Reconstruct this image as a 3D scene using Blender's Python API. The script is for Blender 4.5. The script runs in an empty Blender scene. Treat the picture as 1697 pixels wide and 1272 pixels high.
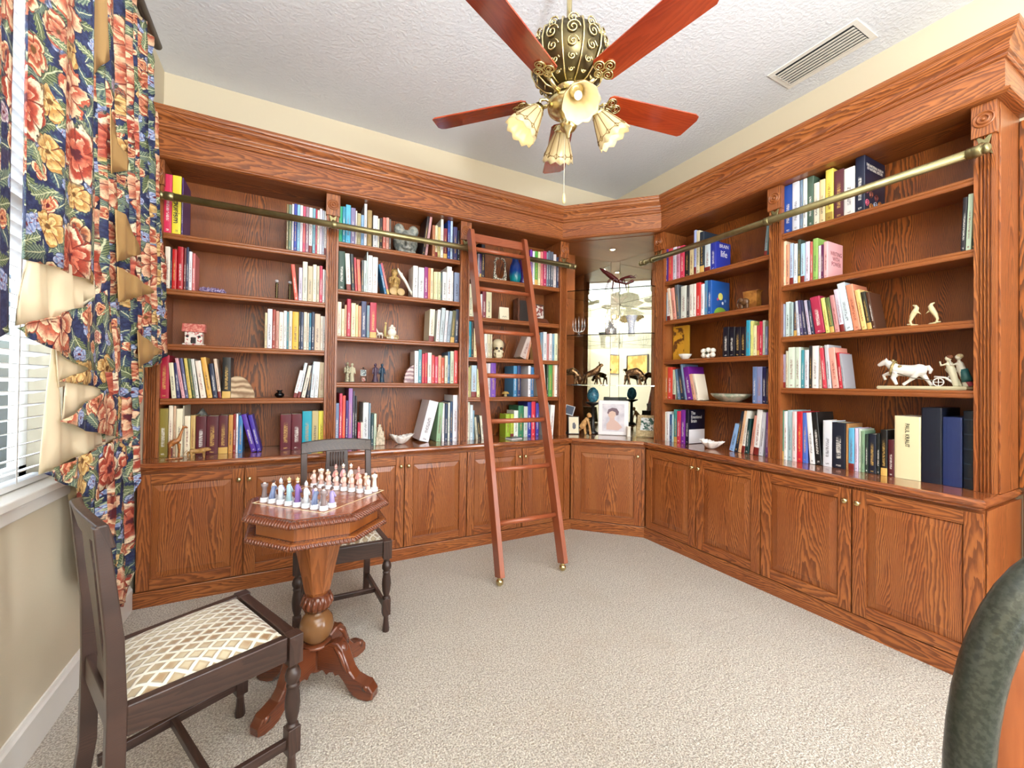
import bpy, bmesh, math, random
from math import sin, cos, pi, radians as R_, sqrt, atan2
from mathutils import Vector, Matrix
random.seed(7)
S = bpy.context.scene
C = S.collection
# ------------------------------------------------------------------ camera
cam = bpy.data.cameras.new('camera'); co = bpy.data.objects.new('camera', cam); C.objects.link(co); S.camera = co
ya, pi_, ro = R_(27.64), R_(.58), R_(-.715)
F = Vector((sin(ya)*cos(pi_), cos(ya)*cos(pi_), sin(pi_)))
Rt = Vector((cos(ya), -sin(ya), 0)); Up = Rt.cross(F)
R2 = Rt*cos(ro)-Up*sin(ro); U2 = Up*cos(ro)+Rt*sin(ro)
m = Matrix((R2, U2, -F)).transposed().to_4x4(); m.translation = (0, 0, 1.25)
co.matrix_world = m
cam.sensor_width = 36; cam.lens = 688.3*36/1697
cam.shift_x = (848.5-843.2)/1697; cam.shift_y = -(636-628)/1697
cam.clip_start = .02
# ------------------------------------------------------------------ world, lights, exposure
S.view_settings.view_transform = 'Standard'; S.view_settings.look = 'None'
S.view_settings.gamma = 1; S.view_settings.use_curve_mapping = False
S.view_settings.exposure = .88
W = bpy.data.worlds.new('sky'); S.world = W; W.use_nodes = True
nt = W.node_tree; nt.nodes.clear()
wo = nt.nodes.new('ShaderNodeOutputWorld'); wb = nt.nodes.new('ShaderNodeBackground'); sk = nt.nodes.new('ShaderNodeTexSky')
sk.sky_type = 'NISHITA'; sk.sun_disc = False; sk.sun_elevation = R_(48); sk.sun_rotation = R_(200)
wb.inputs[1].default_value = .045
nt.links.new(sk.outputs[0], wb.inputs[0]); nt.links.new(wb.outputs[0], wo.inputs[0])
def area(name, loc, target, sx, sy, power, col):
    l = bpy.data.lights.new(name, 'AREA'); l.shape = 'RECTANGLE'; l.size = sx; l.size_y = sy; l.energy = power; l.color = col
    o = bpy.data.objects.new(name, l); C.objects.link(o); o.location = loc
    o.rotation_euler = (Vector(target)-Vector(loc)).to_track_quat('-Z', 'Y').to_euler(); return o
# daylight outside the window on the blind side; the lamps after it are added fill
area('daylight_side', (-1.75, 1.35, 2.25), (-.2, 2.0, 1.2), 1.2, 1.6, 130, (.74, .86, 1))
area('rear_fill', (1.3, -2.05, 1.75), (1.3, 2, 1.35), 2.6, 1.7, 88, (.92, .96, 1))  # fill lamp added behind the camera to brighten the room
area('doorway_fill', (3.28, -1.15, 1.05), (0, .4, .9), .8, 1.9, 50, (.93, .96, 1))  # added fill for the lower window wall, shining through a doorway gap
area('ceiling_fill', (.35, -1.1, 1.93), (.35, -.9, 3.2), .34, .34, 120, (.93, .97, 1))  # added fill aimed upward to brighten the ceiling

# ------------------------------------------------------------------ helpers
def tag(o, label=None, cat=None, group=None, kind=None):
    if label: o['label'] = label
    if cat: o['category'] = cat
    if group: o['group'] = group
    if kind: o['kind'] = kind
    return o
def empty(name, loc=(0, 0, 0), rz=0, **k):
    o = bpy.data.objects.new(name, None); C.objects.link(o); o.location = loc; o.rotation_euler = (0, 0, rz)
    o.empty_display_size = .05
    return tag(o, **k)
def origin(o):
    v = Vector((0, 0, 0))
    while o: v += Vector(o.location); o = o.parent
    return v
class MB:
    def __init__(s): s.v = []; s.f = []; s.uv = []; s.mi = []; s.sm = []; s.m = 0
    def add(s, vs, fs, uvs=None, smooth=False):
        b = len(s.v); s.v += [tuple(v) for v in vs]
        for i, f in enumerate(fs):
            s.f.append([b+j for j in f]); s.mi.append(s.m); s.sm.append(smooth)
            s.uv.append(uvs[i] if uvs else [(0, 0)]*len(f))
        return s
    def box(s, x0, x1, y0, y1, z0, z1, g='z', M=None):
        lo = (min(x0, x1), min(y0, y1), min(z0, z1)); hi = (max(x0, x1), max(y0, y1), max(z0, z1))
        vs = [Vector((hi[0] if i & 1 else lo[0], hi[1] if i & 2 else lo[1], hi[2] if i & 4 else lo[2])) for i in range(8)]
        fs = [(0, 4, 6, 2), (1, 3, 7, 5), (0, 1, 5, 4), (2, 6, 7, 3), (0, 2, 3, 1), (4, 5, 7, 6)]
        gi = 'xyz'.index(g); ro = random.uniform(0, 30); rv = random.uniform(-.05, .05); uvs = []
        for k, f in enumerate(fs):
            n = k//2; ax = [a for a in range(3) if a != n]
            u = gi if gi in ax else ax[0]; w = [a for a in ax if a != u][0]; mid = (lo[w]+hi[w])/2
            uvs.append([(vs[j][u]+ro, vs[j][w]-mid+rv+(0 if n == k//2 and k % 2 == 0 else .013)) for j in f])
        if M: vs = [M @ v for v in vs]
        return s.add(vs, fs, uvs)
    def prism(s, poly, z0, z1, M=None, smooth=False, bev=0):
        """poly in xy extruded along z, M places it"""
        n = len(poly); a = sum(poly[i][0]*poly[(i+1) % n][1]-poly[(i+1) % n][0]*poly[i][1] for i in range(n))
        if a < 0: poly = poly[::-1]
        ro = random.uniform(0, 30)
        if bev:
            cx = sum(p[0] for p in poly)/n; cy = sum(p[1] for p in poly)/n
            def sh(p, d):
                l = math.hypot(p[0]-cx, p[1]-cy) or 1; k = max(0, 1-d/l); return (cx+(p[0]-cx)*k, cy+(p[1]-cy)*k)
            rings = [([sh(p, bev) for p in poly], z0), (poly, z0+bev), (poly, z1-bev), ([sh(p, bev) for p in poly], z1)]
        else: rings = [(poly, z0), (poly, z1)]
        vs = [Vector((p[0], p[1], z)) for r, z in rings for p in r]; fs = []; uvs = []
        for k in range(len(rings)-1):
            d = 0
            for i in range(n):
                j = (i+1) % n; L = math.hypot(poly[j][0]-poly[i][0], poly[j][1]-poly[i][1])
                fs.append((k*n+i, k*n+j, (k+1)*n+j, (k+1)*n+i)); za, zb = rings[k][1], rings[k+1][1]
                uvs.append([(za+ro, d), (za+ro, d+L), (zb+ro, d+L), (zb+ro, d)]); d += L
        fs.append(tuple(range(n))[::-1]); uvs.append([(poly[i][0]+ro, poly[i][1]) for i in range(n)][::-1])
        t = (len(rings)-1)*n; fs.append(tuple(range(t, t+n))); uvs.append([(poly[i][0]+ro, poly[i][1]) for i in range(n)])
        if M: vs = [M @ v for v in vs]
        return s.add(vs, fs, uvs, smooth)
    def lathe(s, prof, c=(0, 0, 0), n=24, M=None, smooth=True, sx=1, sy=1, a0=0):
        vs = []; fs = []; uvs = []; k = len(prof)
        for i in range(n):
            t = a0+2*pi*i/n
            for r, z in prof: vs.append(Vector((c[0]+r*cos(t)*sx, c[1]+r*sin(t)*sy, c[2]+z)))
        for i in range(n):
            j = (i+1) % n
            for q in range(k-1):
                fs.append((i*k+q, j*k+q, j*k+q+1, i*k+q+1))
                uvs.append([(prof[q][1], i*.02), (prof[q][1], i*.02+.02), (prof[q+1][1], i*.02+.02), (prof[q+1][1], i*.02)])
        if prof[0][0] > 1e-6: fs.append(tuple(i*k for i in range(n))[::-1]); uvs.append([(0, 0)]*n)
        if prof[-1][0] > 1e-6: fs.append(tuple(i*k+k-1 for i in range(n))); uvs.append([(0, 0)]*n)
        if M: vs = [M @ v for v in vs]
        return s.add(vs, fs, uvs, smooth)
    def ball(s, c, r, n=12, sx=1, sy=1, sz=1, M=None):
        h = max(4, n//2)
        return s.lathe([(r*sin(pi*i/h), -r*sz*cos(pi*i/h)) for i in range(h+1)], c, n, M, True, sx, sy)
    def tube(s, pts, rad, n=8, closed=False, smooth=True, M=None):
        pts = [Vector(p) for p in pts]; k = len(pts); rad = rad if isinstance(rad, (list, tuple)) else [rad]*k
        vs = []; fs = []; up = None
        for i, p in enumerate(pts):
            a = pts[(i-1) % k] if closed or i else p; b = pts[(i+1) % k] if closed or i < k-1 else p
            t = (b-a).normalized()
            if up is None:
                up = Vector((0, 0, 1)) if abs(t.z) < .9 else Vector((1, 0, 0))
            sd = t.cross(up).normalized(); up = sd.cross(t).normalized()
            for j in range(n):
                th = 2*pi*j/n; vs.append(p+(sd*cos(th)+up*sin(th))*rad[i])
        for i in range(k if closed else k-1):
            i2 = (i+1) % k
            for j in range(n):
                j2 = (j+1) % n; fs.append((i*n+j, i2*n+j, i2*n+j2, i*n+j2))
        if not closed: fs.append(tuple(range(n))); fs.append(tuple(range((k-1)*n, k*n))[::-1])
        if M: vs = [M @ v for v in vs]
        return s.add(vs, fs, None, smooth)
    def sweep(s, prof, path, closed_prof=True, g=.06):
        """prof (offset outward, z); path xy; outward = right-hand side of travel"""
        n = len(path); nr = []
        for i in range(n-1):
            d = Vector((path[i+1][0]-path[i][0], path[i+1][1]-path[i][1])).normalized(); nr.append(Vector((d.y, -d.x)))
        K = len(prof)
        for i in range(n-1):
            vs = []
            for e in (i, i+1):
                if e == 0: nn = nr[0]; q = 1
                elif e == n-1: nn = nr[-1]; q = 1
                else: nn = (nr[e-1]+nr[e]).normalized(); q = 1/nn.dot(nr[i])
                for o, z in prof: vs.append(Vector((path[e][0]+nn.x*o*q, path[e][1]+nn.y*o*q, z)))
            fs = []; uvs = []; d = 0; L = math.hypot(path[i+1][0]-path[i][0], path[i+1][1]-path[i][1]); ru = random.uniform(0, 30)
            for j in range(K if closed_prof else K-1):
                j2 = (j+1) % K; l = math.hypot(prof[j2][0]-prof[j][0], prof[j2][1]-prof[j][1])
                fs.append((j, K+j, K+j2, j2)); uvs.append([(ru, d-g), (ru+L, d-g), (ru+L, d+l-g), (ru, d+l-g)]); d += l
            if closed_prof:
                if i == 0: fs.append(tuple(range(K))); uvs.append([(ru+p[1], p[0]) for p in prof])
                if i == n-2: fs.append(tuple(range(K, 2*K))[::-1]); uvs.append([(ru+p[1], p[0]) for p in prof][::-1])
            s.add(vs, fs, uvs)
        return s
    def build(s, name, mat, parent=None, bevel=0, remesh=0, subsurf=0, local=False, weld=True):
        me = bpy.data.meshes.new(name); off = Vector((0, 0, 0)) if (local or parent is None) else origin(parent)
        me.from_pydata([tuple(Vector(v)-off) for v in s.v], [], s.f)
        for mt in (mat if isinstance(mat, (list, tuple)) else [mat]): me.materials.append(mt)
        uvl = me.uv_layers.new(name='UVMap'); flat = []
        for u in s.uv:
            for a in u: flat += [a[0], a[1]]
        uvl.data.foreach_set('uv', flat)
        me.polygons.foreach_set('material_index', s.mi); me.polygons.foreach_set('use_smooth', s.sm)
        me.update()
        o = bpy.data.objects.new(name, me); C.objects.link(o)
        if parent: o.parent = parent
        if weld:
            bm = bmesh.new(); bm.from_mesh(me); bmesh.ops.recalc_face_normals(bm, faces=bm.faces); bm.to_mesh(me); bm.free()
        if remesh:
            md = o.modifiers.new('m', 'REMESH'); md.mode = 'VOXEL'; md.voxel_size = remesh; md.use_smooth_shade = True
            md = o.modifiers.new('s', 'SMOOTH'); md.iterations = 3; md.factor = .5
        if bevel:
            md = o.modifiers.new('b', 'BEVEL'); md.width = bevel; md.segments = 2; md.limit_method = 'ANGLE'; md.angle_limit = R_(40); md.use_clamp_overlap = True
        if subsurf:
            md = o.modifiers.new('u', 'SUBSURF'); md.levels = subsurf; md.render_levels = subsurf
        return o
def copy_tree(o, parent=None):
    c = o.copy(); C.objects.link(c); c.parent = parent
    for ch in list(o.children): copy_tree(ch, c)
    return c
def T(x=0, y=0, z=0, rx=0, ry=0, rz=0):
    return Matrix.Translation((x, y, z)) @ Matrix.Rotation(rz, 4, 'Z') @ Matrix.Rotation(ry, 4, 'Y') @ Matrix.Rotation(rx, 4, 'X')
# frames of the two bookcase runs: s along the front, d into the shelf, z up
def PL(run, s, d=0):
    return (s, 3.107+d) if run == 'b' else (2.757+d, -s)
RZ = {'b': 0, 'r': -pi/2}

# ------------------------------------------------------------------ materials
def hexc(h):
    h = h.lstrip('#'); c = [int(h[i:i+2], 16)/255 for i in (0, 2, 4)]
    return tuple(x/12.92 if x <= .04045 else ((x+.055)/1.055)**2.4 for x in c)
class N:
    def __init__(s, name):
        s.mat = bpy.data.materials.new(name); s.mat.use_nodes = True; s.t = s.mat.node_tree; s.t.nodes.clear()
        s.out = s.t.nodes.new('ShaderNodeOutputMaterial')
        s.b = s.t.nodes.new('ShaderNodeBsdfPrincipled'); s.t.links.new(s.b.outputs[0], s.out.inputs[0])
    def n(s, typ, ins=None, **p):
        nd = s.t.nodes.new(typ)
        for k, v in p.items(): setattr(nd, k, v)
        for k, v in (ins or {}).items(): s.set(nd, k, v)
        return nd
    def set(s, nd, k, v):
        i = nd.inputs[k]
        if isinstance(v, bpy.types.NodeSocket): s.t.links.new(v, i)
        elif isinstance(v, bpy.types.Node): s.t.links.new(v.outputs[0], i)
        else:
            if i.type == 'RGBA' and len(v) == 3: v = (*v, 1)
            i.default_value = v
    def m(s, op, a, b=0., c=0., clamp=False):
        return s.n('ShaderNodeMath', {0: a, 1: b, 2: c}, operation=op, use_clamp=clamp).outputs[0]
    def vm(s, op, a, b=(0, 0, 0)):
        nd = s.n('ShaderNodeVectorMath', {0: a, 1: b}, operation=op); return nd.outputs[1] if op in ('LENGTH', 'DOT_PRODUCT', 'DISTANCE') else nd.outputs[0]
    def mix(s, f, a, b, bt='MIX'):
        nd = s.t.nodes.new('ShaderNodeMix'); nd.data_type = 'RGBA'; nd.blend_type = bt
        s.set(nd, 0, f); s.set(nd, 6, a); s.set(nd, 7, b); return nd.outputs[2]
    def ss(s, v, a, b, lo=0., hi=1.):
        nd = s.n('ShaderNodeMapRange', {0: v, 1: a, 2: b, 3: lo, 4: hi}, interpolation_type='SMOOTHSTEP'); return nd.outputs[0]
    def noise(s, v, sc, det=3, rough=.5, dim='3D', dist=0):
        return s.n('ShaderNodeTexNoise', {'Vector': v, 'Scale': sc, 'Detail': det, 'Roughness': rough, 'Distortion': dist}, noise_dimensions=dim)
    def xyz(s, x=0., y=0., z=0.): return s.n('ShaderNodeCombineXYZ', {0: x, 1: y, 2: z}).outputs[0]
    def sep(s, v): return s.n('ShaderNodeSeparateXYZ', {0: v}).outputs
    def bump(s, h, st=.3, d=.002): s.set(s.b, 'Normal', s.n('ShaderNodeBump', {'Height': h, 'Strength': st, 'Distance': d}).outputs[0])
    def fin(s, **k):
        for a, v in k.items(): s.set(s.b, a.replace('_', ' '), v)
        return s.mat
def plain(name, col, rough=.5, metal=0, **k):
    a = N(name); c = hexc(col) if isinstance(col, str) else col
    return a.fin(Base_Color=c, Roughness=rough, Metallic=metal, **k)
def spotted(name, c1, c2, scale=60, rough=.5, metal=0, bump=.2, lo=.4, hi=.6, **k):
    a = N(name); tc = a.n('ShaderNodeTexCoord').outputs['Object']; nz = a.noise(tc, scale, 4)
    f = a.ss(nz.outputs[0], lo, hi)
    if bump: a.bump(nz.outputs[0], bump, .002)
    return a.fin(Base_Color=a.mix(f, hexc(c1), hexc(c2)), Roughness=rough, Metallic=metal, **k)
def wood(name, light, mid, dark, rough=.32, freq=1., contrast=1., coat=.25):
    a = N(name); uv = a.n('ShaderNodeUVMap').outputs[0]; u, v, _ = a.sep(uv)
    wn = a.noise(a.xyz(a.m('MULTIPLY', u, 1.3), a.m('MULTIPLY', v, 5)), 1, 2, .5)
    w2 = a.noise(a.xyz(a.m('MULTIPLY', u, 5), a.m('MULTIPLY', v, 26), 3.), 1, 3, .6)
    vc = a.m('ADD', v, a.m('MULTIPLY', a.m('SUBTRACT', wn.outputs[0], .5), .16))
    g = a.m('ADD', a.m('MULTIPLY', a.m('MULTIPLY', vc, vc), 420*freq), a.m('MULTIPLY', u, 5.5*freq))
    g = a.m('ADD', g, a.m('MULTIPLY', a.m('ABSOLUTE', vc), 30*freq))
    g = a.m('ADD', g, a.m('MULTIPLY', w2.outputs[0], 2.6))
    fr = a.m('FRACT', g)
    ring = a.m('MULTIPLY', a.ss(fr, .12, .8), a.ss(fr, 1., .9))           # slow rise, quick fall: early to late wood
    pores = a.noise(a.xyz(a.m('MULTIPLY', u, 16), a.m('MULTIPLY', v, 620)), 1, 3, .65)
    pf = a.ss(pores.outputs[0], .48, .72)
    blot = a.noise(a.xyz(a.m('MULTIPLY', u, 2), a.m('MULTIPLY', v, 9), 9.), 1, 2)
    base = a.mix(a.ss(blot.outputs[0], .3, .7), hexc(light), hexc(mid))
    d1 = a.m('MULTIPLY', ring, .62*contrast, clamp=True)
    d2 = a.m('MULTIPLY', a.m('MULTIPLY', pf, a.m('ADD', .3, ring)), .62*contrast, clamp=True)
    c = a.mix(d1, base, hexc(dark)); c = a.mix(d2, c, hexc(dark))
    a.bump(a.m('SUBTRACT', a.m('MULTIPLY', pf, -1.), a.m('MULTIPLY', ring, .4)), .18, .0008)
    return a.fin(Base_Color=c, Roughness=rough, Coat_Weight=coat, Coat_Roughness=.12)
M = {}
M['oak'] = wood('oak', 'b26c38', 'a25b2c', '582913', contrast=1.15, freq=1.15, coat=.18)
M['oak_top'] = wood('oak_polished', 'ae6636', '9c562c', '562712', coat=.9, rough=.18)
M['oak_back'] = wood('oak_back', 'ac6228', '98501c', '40200c', contrast=1.3, coat=.05, rough=.4)
M['ladder'] = wood('ladder_wood', 'a65a38', '9a5030', '6a301a', contrast=.45)
M['walnut'] = wood('walnut', 'a86430', '8e5026', '54280f', contrast=.6, rough=.25)
M['walnut_top'] = wood('walnut_top', 'a85f3c', '8e4a2c', '4c2012', contrast=.5, rough=.15, coat=.6)
M['mahogany'] = wood('mahogany', '7a4024', '63301a', '2c120a', contrast=.6, rough=.22, coat=.5)
M['dark_oak'] = wood('dark_oak', '4a332a', '38261f', '1a110e', contrast=.7, rough=.36, coat=.15)
M['blade'] = wood('fan_blade_wood', 'a8401a', '902e12', '601808', contrast=.4, rough=.14, coat=.8)
def wall_mat(name, col, sc, st):
    a = N(name); tc = a.n('ShaderNodeTexCoord').outputs['Object']; n1 = a.noise(tc, sc, 5, .6)
    a.bump(a.ss(n1.outputs[0], .35, .7), st, .004); return a.fin(Base_Color=hexc(col), Roughness=.8)
M['wall'] = wall_mat('cream_paint', 'd6cab0', 90, .05)
M['ceiling'] = wall_mat('ceiling_texture', 'e6eaf0', 55, .5)
M['white'] = plain('white_paint', 'ece9e2', .35)
M['blind'] = plain('blind_white', 'f2f2f2', .4)
M['brass_old'] = spotted('antique_brass', '8f865e', '9c926a', 12, .34, .9, 0)
M['brass'] = plain('bright_brass', 'd6c794', .24, 1)
M['brass_dark'] = plain('dark_brass', '5a5038', .35, 1)
M['mirror'] = plain('mirror_silver', 'e8ece8', .01, 1)
a = N('clear_glass'); M['glass'] = a.fin(Base_Color=(.9, .97, .95), Roughness=.01, Transmission_Weight=1., IOR=1.45)
a = N('crystal'); M['crystal'] = a.fin(Base_Color=(.97, .97, 1), Roughness=.03, Transmission_Weight=.85, IOR=1.5)
a = N('window_glass'); tr = a.n('ShaderNodeBsdfTransparent'); mx = a.n('ShaderNodeMixShader', {0: .06}); a.t.links.new(tr.outputs[0], mx.inputs[1]); a.t.links.new(a.b.outputs[0], mx.inputs[2]); a.t.links.new(mx.outputs[0], a.out.inputs[0]); M['pane'] = a.fin(Base_Color=(.8, .9, .9), Roughness=.02)
# carpet
a = N('carpet'); tc = a.n('ShaderNodeTexCoord').outputs['Object']
f1 = a.noise(tc, 150, 2, .75); f2 = a.noise(tc, 62, 3, .75); f3 = a.noise(tc, 3.5, 3, .5); f4 = a.noise(tc, 9, 2)
c = a.mix(a.ss(f1.outputs[0], .36, .64), hexc('a39684'), hexc('f0e8da'))
c = a.mix(a.m('MULTIPLY', a.ss(f2.outputs[0], .52, .68), .5), c, hexc('9c8c78'))
c = a.mix(a.m('MULTIPLY', a.ss(f3.outputs[0], .5, .75), .16), c, hexc('b8a080'))
a.bump(a.m('ADD', f1.outputs[0], a.m('ADD', a.m('MULTIPLY', f2.outputs[0], 1.6), a.m('MULTIPLY', f4.outputs[0], 1.5))), 1., .012)
M['carpet'] = a.fin(Base_Color=c, Roughness=.95, Sheen_Weight=.2)
# floral chintz
def floral(name):
    a = N(name); P = a.sep(a.n('ShaderNodeTexCoord').outputs['Object']); base2 = a.xyz(P[1], P[2])
    wob = a.noise(base2, 9, 2, .5, '2D'); p = a.vm('ADD', base2, a.vm('MULTIPLY', a.vm('SUBTRACT', wob.outputs['Color'], (.5, .5, .5)), (.03, .03, 0)))
    nz = a.noise(p, 70, 3, .6, '2D').outputs[0]
    col = a.mix(a.ss(nz, .4, .62), hexc('20264a'), hexc('343e64'))
    def cell(sc, off):
        q = a.vm('ADD', p, (off, off*.7, 0))
        vo = a.n('ShaderNodeTexVoronoi', {'Vector': q, 'Scale': sc, 'Randomness': .85}, voronoi_dimensions='2D', feature='F1')
        d = a.vm('SUBTRACT', q, vo.outputs['Position']); dx, dy, _ = a.sep(d); rc = a.n('ShaderNodeSeparateColor', {0: vo.outputs['Color']}).outputs
        return dx, dy, a.m('SQRT', a.m('ADD', a.m('MULTIPLY', dx, dx), a.m('MULTIPLY', dy, dy))), a.m('ARCTAN2', dy, dx), rc
    def leaves(col, sc, off, L, wd, c1, c2, thr=.15):
        dx, dy, r, th, rc = cell(sc, off); t = a.m('SUBTRACT', th, a.m('MULTIPLY', rc[0], 6.28))
        u = a.m('MULTIPLY', r, a.m('COSINE', t)); v = a.m('MULTIPLY', r, a.m('SINE', t))
        ul = a.m('DIVIDE', u, L); w = a.m('MULTIPLY', a.m('SUBTRACT', 1., a.m('MULTIPLY', ul, ul)), wd)
        w = a.m('MULTIPLY', w, a.m('ADD', .85, a.m('MULTIPLY', a.m('SINE', a.m('MULTIPLY', u, 520.)), .15)))
        e = a.m('SUBTRACT', w, a.m('ABSOLUTE', v)); mask = a.m('MULTIPLY', a.ss(e, 0., .002), a.ss(rc[1], thr, thr+.02))
        vein = a.m('SINE', a.m('MULTIPLY', a.m('SUBTRACT', u, a.m('MULTIPLY', a.m('ABSOLUTE', v), 1.2)), 620.))
        lc = a.mix(a.ss(vein, -.6, .9), hexc(c1), hexc(c2)); lc = a.mix(a.ss(a.m('ABSOLUTE', v), .0022, .0008), lc, hexc('c9cca4'))
        return a.mix(mask, col, lc)
    def flowers(col, sc, off, R, n, pal, thr):
        dx, dy, r, th, rc = cell(sc, off); t = a.m('ADD', th, a.m('MULTIPLY', rc[0], 6.28))
        rr = a.m('ADD', r, a.m('MULTIPLY', a.m('SUBTRACT', a.noise(p, 45, 2, .5, '2D').outputs[0], .5), R*.35))
        pe = a.m('ABSOLUTE', a.m('COSINE', a.m('MULTIPLY', t, n/2)))
        rad = a.m('MULTIPLY', a.m('ADD', .7, a.m('MULTIPLY', a.m('POWER', pe, .45), .3)), R)
        q = a.m('DIVIDE', rr, rad)
        mask = a.m('MULTIPLY', a.ss(q, 1.02, .97), a.ss(rc[1], thr, thr+.02))
        # two rings of petals, each shading from deep at its root to pale at its lip
        q2 = a.m('FRACT', a.m('MULTIPLY', a.m('ADD', q, a.m('MULTIPLY', a.m('COSINE', a.m('MULTIPLY', t, n/2+1.)), .13)), 2.1))
        fc = a.mix(a.ss(q2, .1, .95), hexc(pal[0]), hexc(pal[1])); fc = a.mix(a.ss(a.m('MULTIPLY', q, a.m('ADD', q2, .4)), .55, .98), fc, hexc(pal[2]))
        alt = a.mix(a.ss(q2, .1, .95), hexc(pal[3]), hexc(pal[4])); fc = a.mix(a.ss(rc[2], .48, .52), fc, alt)
        fc = a.mix(a.m('MULTIPLY', a.ss(pe, .22, .05), a.ss(q, .3, .5)), fc, hexc(pal[5]))
        fc = a.mix(a.ss(q, .24, .14), fc, hexc(pal[6])); fc = a.mix(a.m('MULTIPLY', a.ss(nz, .55, .7), .25), fc, hexc(pal[5]))
        sh = a.m('MULTIPLY', a.ss(q, 1.12, 1.02), a.ss(rc[1], thr, thr+.02))
        col = a.mix(a.m('MULTIPLY', sh, .7), col, hexc('141830'))
        return a.mix(mask, col, fc)
    col = leaves(col, 15, 3.1, .038, .016, '33425a', '566c6c', .02)
    col = leaves(col, 11, 7.7, .055, .024, '45543a', '848e64', .05)
    col = leaves(col, 10, 1.9, .056, .024, '4c6058', '8c9a80', .1)
    col = flowers(col, 13, 5.3, .026, 5, ('b8563c', 'e0a878', 'f0d8b0', '6b7fae', 'b9c4dc', '8a3020', '6b1d22'), .25)
    col = flowers(col, 7.2, 9.4, .05, 5, ('a8482e', 'd89470', 'ecd4a8', 'b88848', 'e4c484', '74301e', '6c4820'), .35)
    col = leaves(col, 9, 12.7, .045, .016, '55684e', 'a5ab80', .5)
    col = flowers(col, 3.9, 2.2, .098, 7, ('a23c2a', 'd4765a', 'f0dcb8', 'b85a40', 'ecc8a0', '7c2c20', '5a2028'), .12)
    col = a.mix(a.m('MULTIPLY', a.ss(a.noise(p, 160, 2, .6, '2D').outputs[0], .5, .72), .4), col, hexc('2a2c3c'))
    return a.fin(Base_Color=col, Roughness=.6)
M['floral'] = floral('floral_chintz')
a = N('cream_lining'); sf = a.n('ShaderNodeBsdfTranslucent', {0: (.95, .82, .6, 1)}); mx = a.n('ShaderNodeMixShader', {0: .3}); a.t.links.new(a.b.outputs[0], mx.inputs[1]); a.t.links.new(sf.outputs[0], mx.inputs[2]); a.t.links.new(mx.outputs[0], a.out.inputs[0])
M['lining'] = a.fin(Base_Color=hexc('f0e2c4'), Roughness=.6)
M['gold_lining'] = plain('gold_lining', 'c09a62', .55)
# cut velvet diamonds
a = N('diamond_velvet'); P = a.sep(a.n('ShaderNodeTexCoord').outputs['Object']); k = 25.
s1 = a.m('ADD', a.m('MULTIPLY', P[0], k*.72), a.m('MULTIPLY', P[1], k)); s2 = a.m('SUBTRACT', a.m('MULTIPLY', P[0], k*.72), a.m('MULTIPLY', P[1], k))
d1 = a.m('ABSOLUTE', a.m('SUBTRACT', a.m('FRACT', s1), .5)); d2 = a.m('ABSOLUTE', a.m('SUBTRACT', a.m('FRACT', s2), .5))
mx_ = a.m('MAXIMUM', d1, d2); line = a.ss(mx_, .34, .4)
big = a.noise(a.xyz(P[0], P[1], P[2]), 5, 2); inner = a.mix(a.ss(big.outputs[0], .42, .6), hexc('b8aa8c'), hexc('86623a'))
inner = a.mix(a.ss(mx_, .15, .34), inner, hexc('a08e70')); c = a.mix(line, inner, hexc('d6cebb'))
a.bump(a.ss(mx_, .3, .42), .8, .004); M['velvet'] = a.fin(Base_Color=c, Roughness=.8, Sheen_Weight=.3)
# books: colour from a colour attribute, alpha = random; uv on the spine = (height m, width m)
a = N('book_cover'); at = a.n('ShaderNodeAttribute', attribute_name='bcol'); u, v, _ = a.sep(a.n('ShaderNodeUVMap').outputs[0])
rnd = at.outputs['Alpha']; lum = a.n('ShaderNodeRGBToBW', {0: at.outputs['Color']}).outputs[0]
tcol = a.mix(a.ss(lum, .28, .3), a.mix(a.ss(rnd, .6, .62), (.85, .83, .78, 1), hexc('d8b060')), a.mix(a.ss(rnd, .5, .52), (.03, .03, .05, 1), hexc('7c2420')))
nz = a.noise(a.xyz(a.m('MULTIPLY', u, 260.), a.m('MULTIPLY', v, 120.), a.m('MULTIPLY', rnd, 50.)), 1, 1, .5)
band = a.m('MULTIPLY', a.ss(a.m('ABSOLUTE', a.m('SUBTRACT', v, .5)), .2, .15), a.m('MULTIPLY', a.ss(u, .2, .22), a.ss(u, a.m('ADD', .6, a.m('MULTIPLY', rnd, .25)), .58)))
band2 = a.m('MULTIPLY', a.ss(a.m('ABSOLUTE', a.m('SUBTRACT', v, .5)), .2, .16), a.ss(a.m('ABSOLUTE', a.m('SUBTRACT', u, .06)), .02, .015))
nz2 = a.noise(a.xyz(a.m('MULTIPLY', u, 120.), a.m('MULTIPLY', v, 4.), a.m('MULTIPLY', rnd, 50.)), 1, 1, .5)
ink = a.m('MULTIPLY', a.m('MULTIPLY', a.m('MAXIMUM', band, band2), a.ss(nz2.outputs[0], .45, .5)), a.m('GREATER_THAN', rnd, .0005), clamp=True)
bc = a.mix(a.m('MULTIPLY', a.m('MULTIPLY', a.ss(rnd, .9, .91), a.ss(u, .17, .165)), a.ss(u, -.5, -.4)), at.outputs['Color'], tcol)
M['book'] = a.fin(Base_Color=a.mix(a.m('MULTIPLY', ink, .7), bc, tcol), Roughness=.38)
a = N('book_pages'); P = a.sep(a.n('ShaderNodeTexCoord').outputs['Object']); st = a.noise(a.xyz(a.m('MULTIPLY', P[0], 900.), 0., 0.), 1, 1)
M['pages'] = a.fin(Base_Color=a.mix(st.outputs[0], hexc('d8ccb0'), hexc('f2ead6')), Roughness=.8)
def simple(col, rough=.4, **k): 
    nm = 'glaze_'+col
    if nm not in M: M[nm] = plain(nm, col, rough, **k)
    return M[nm]
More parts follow.
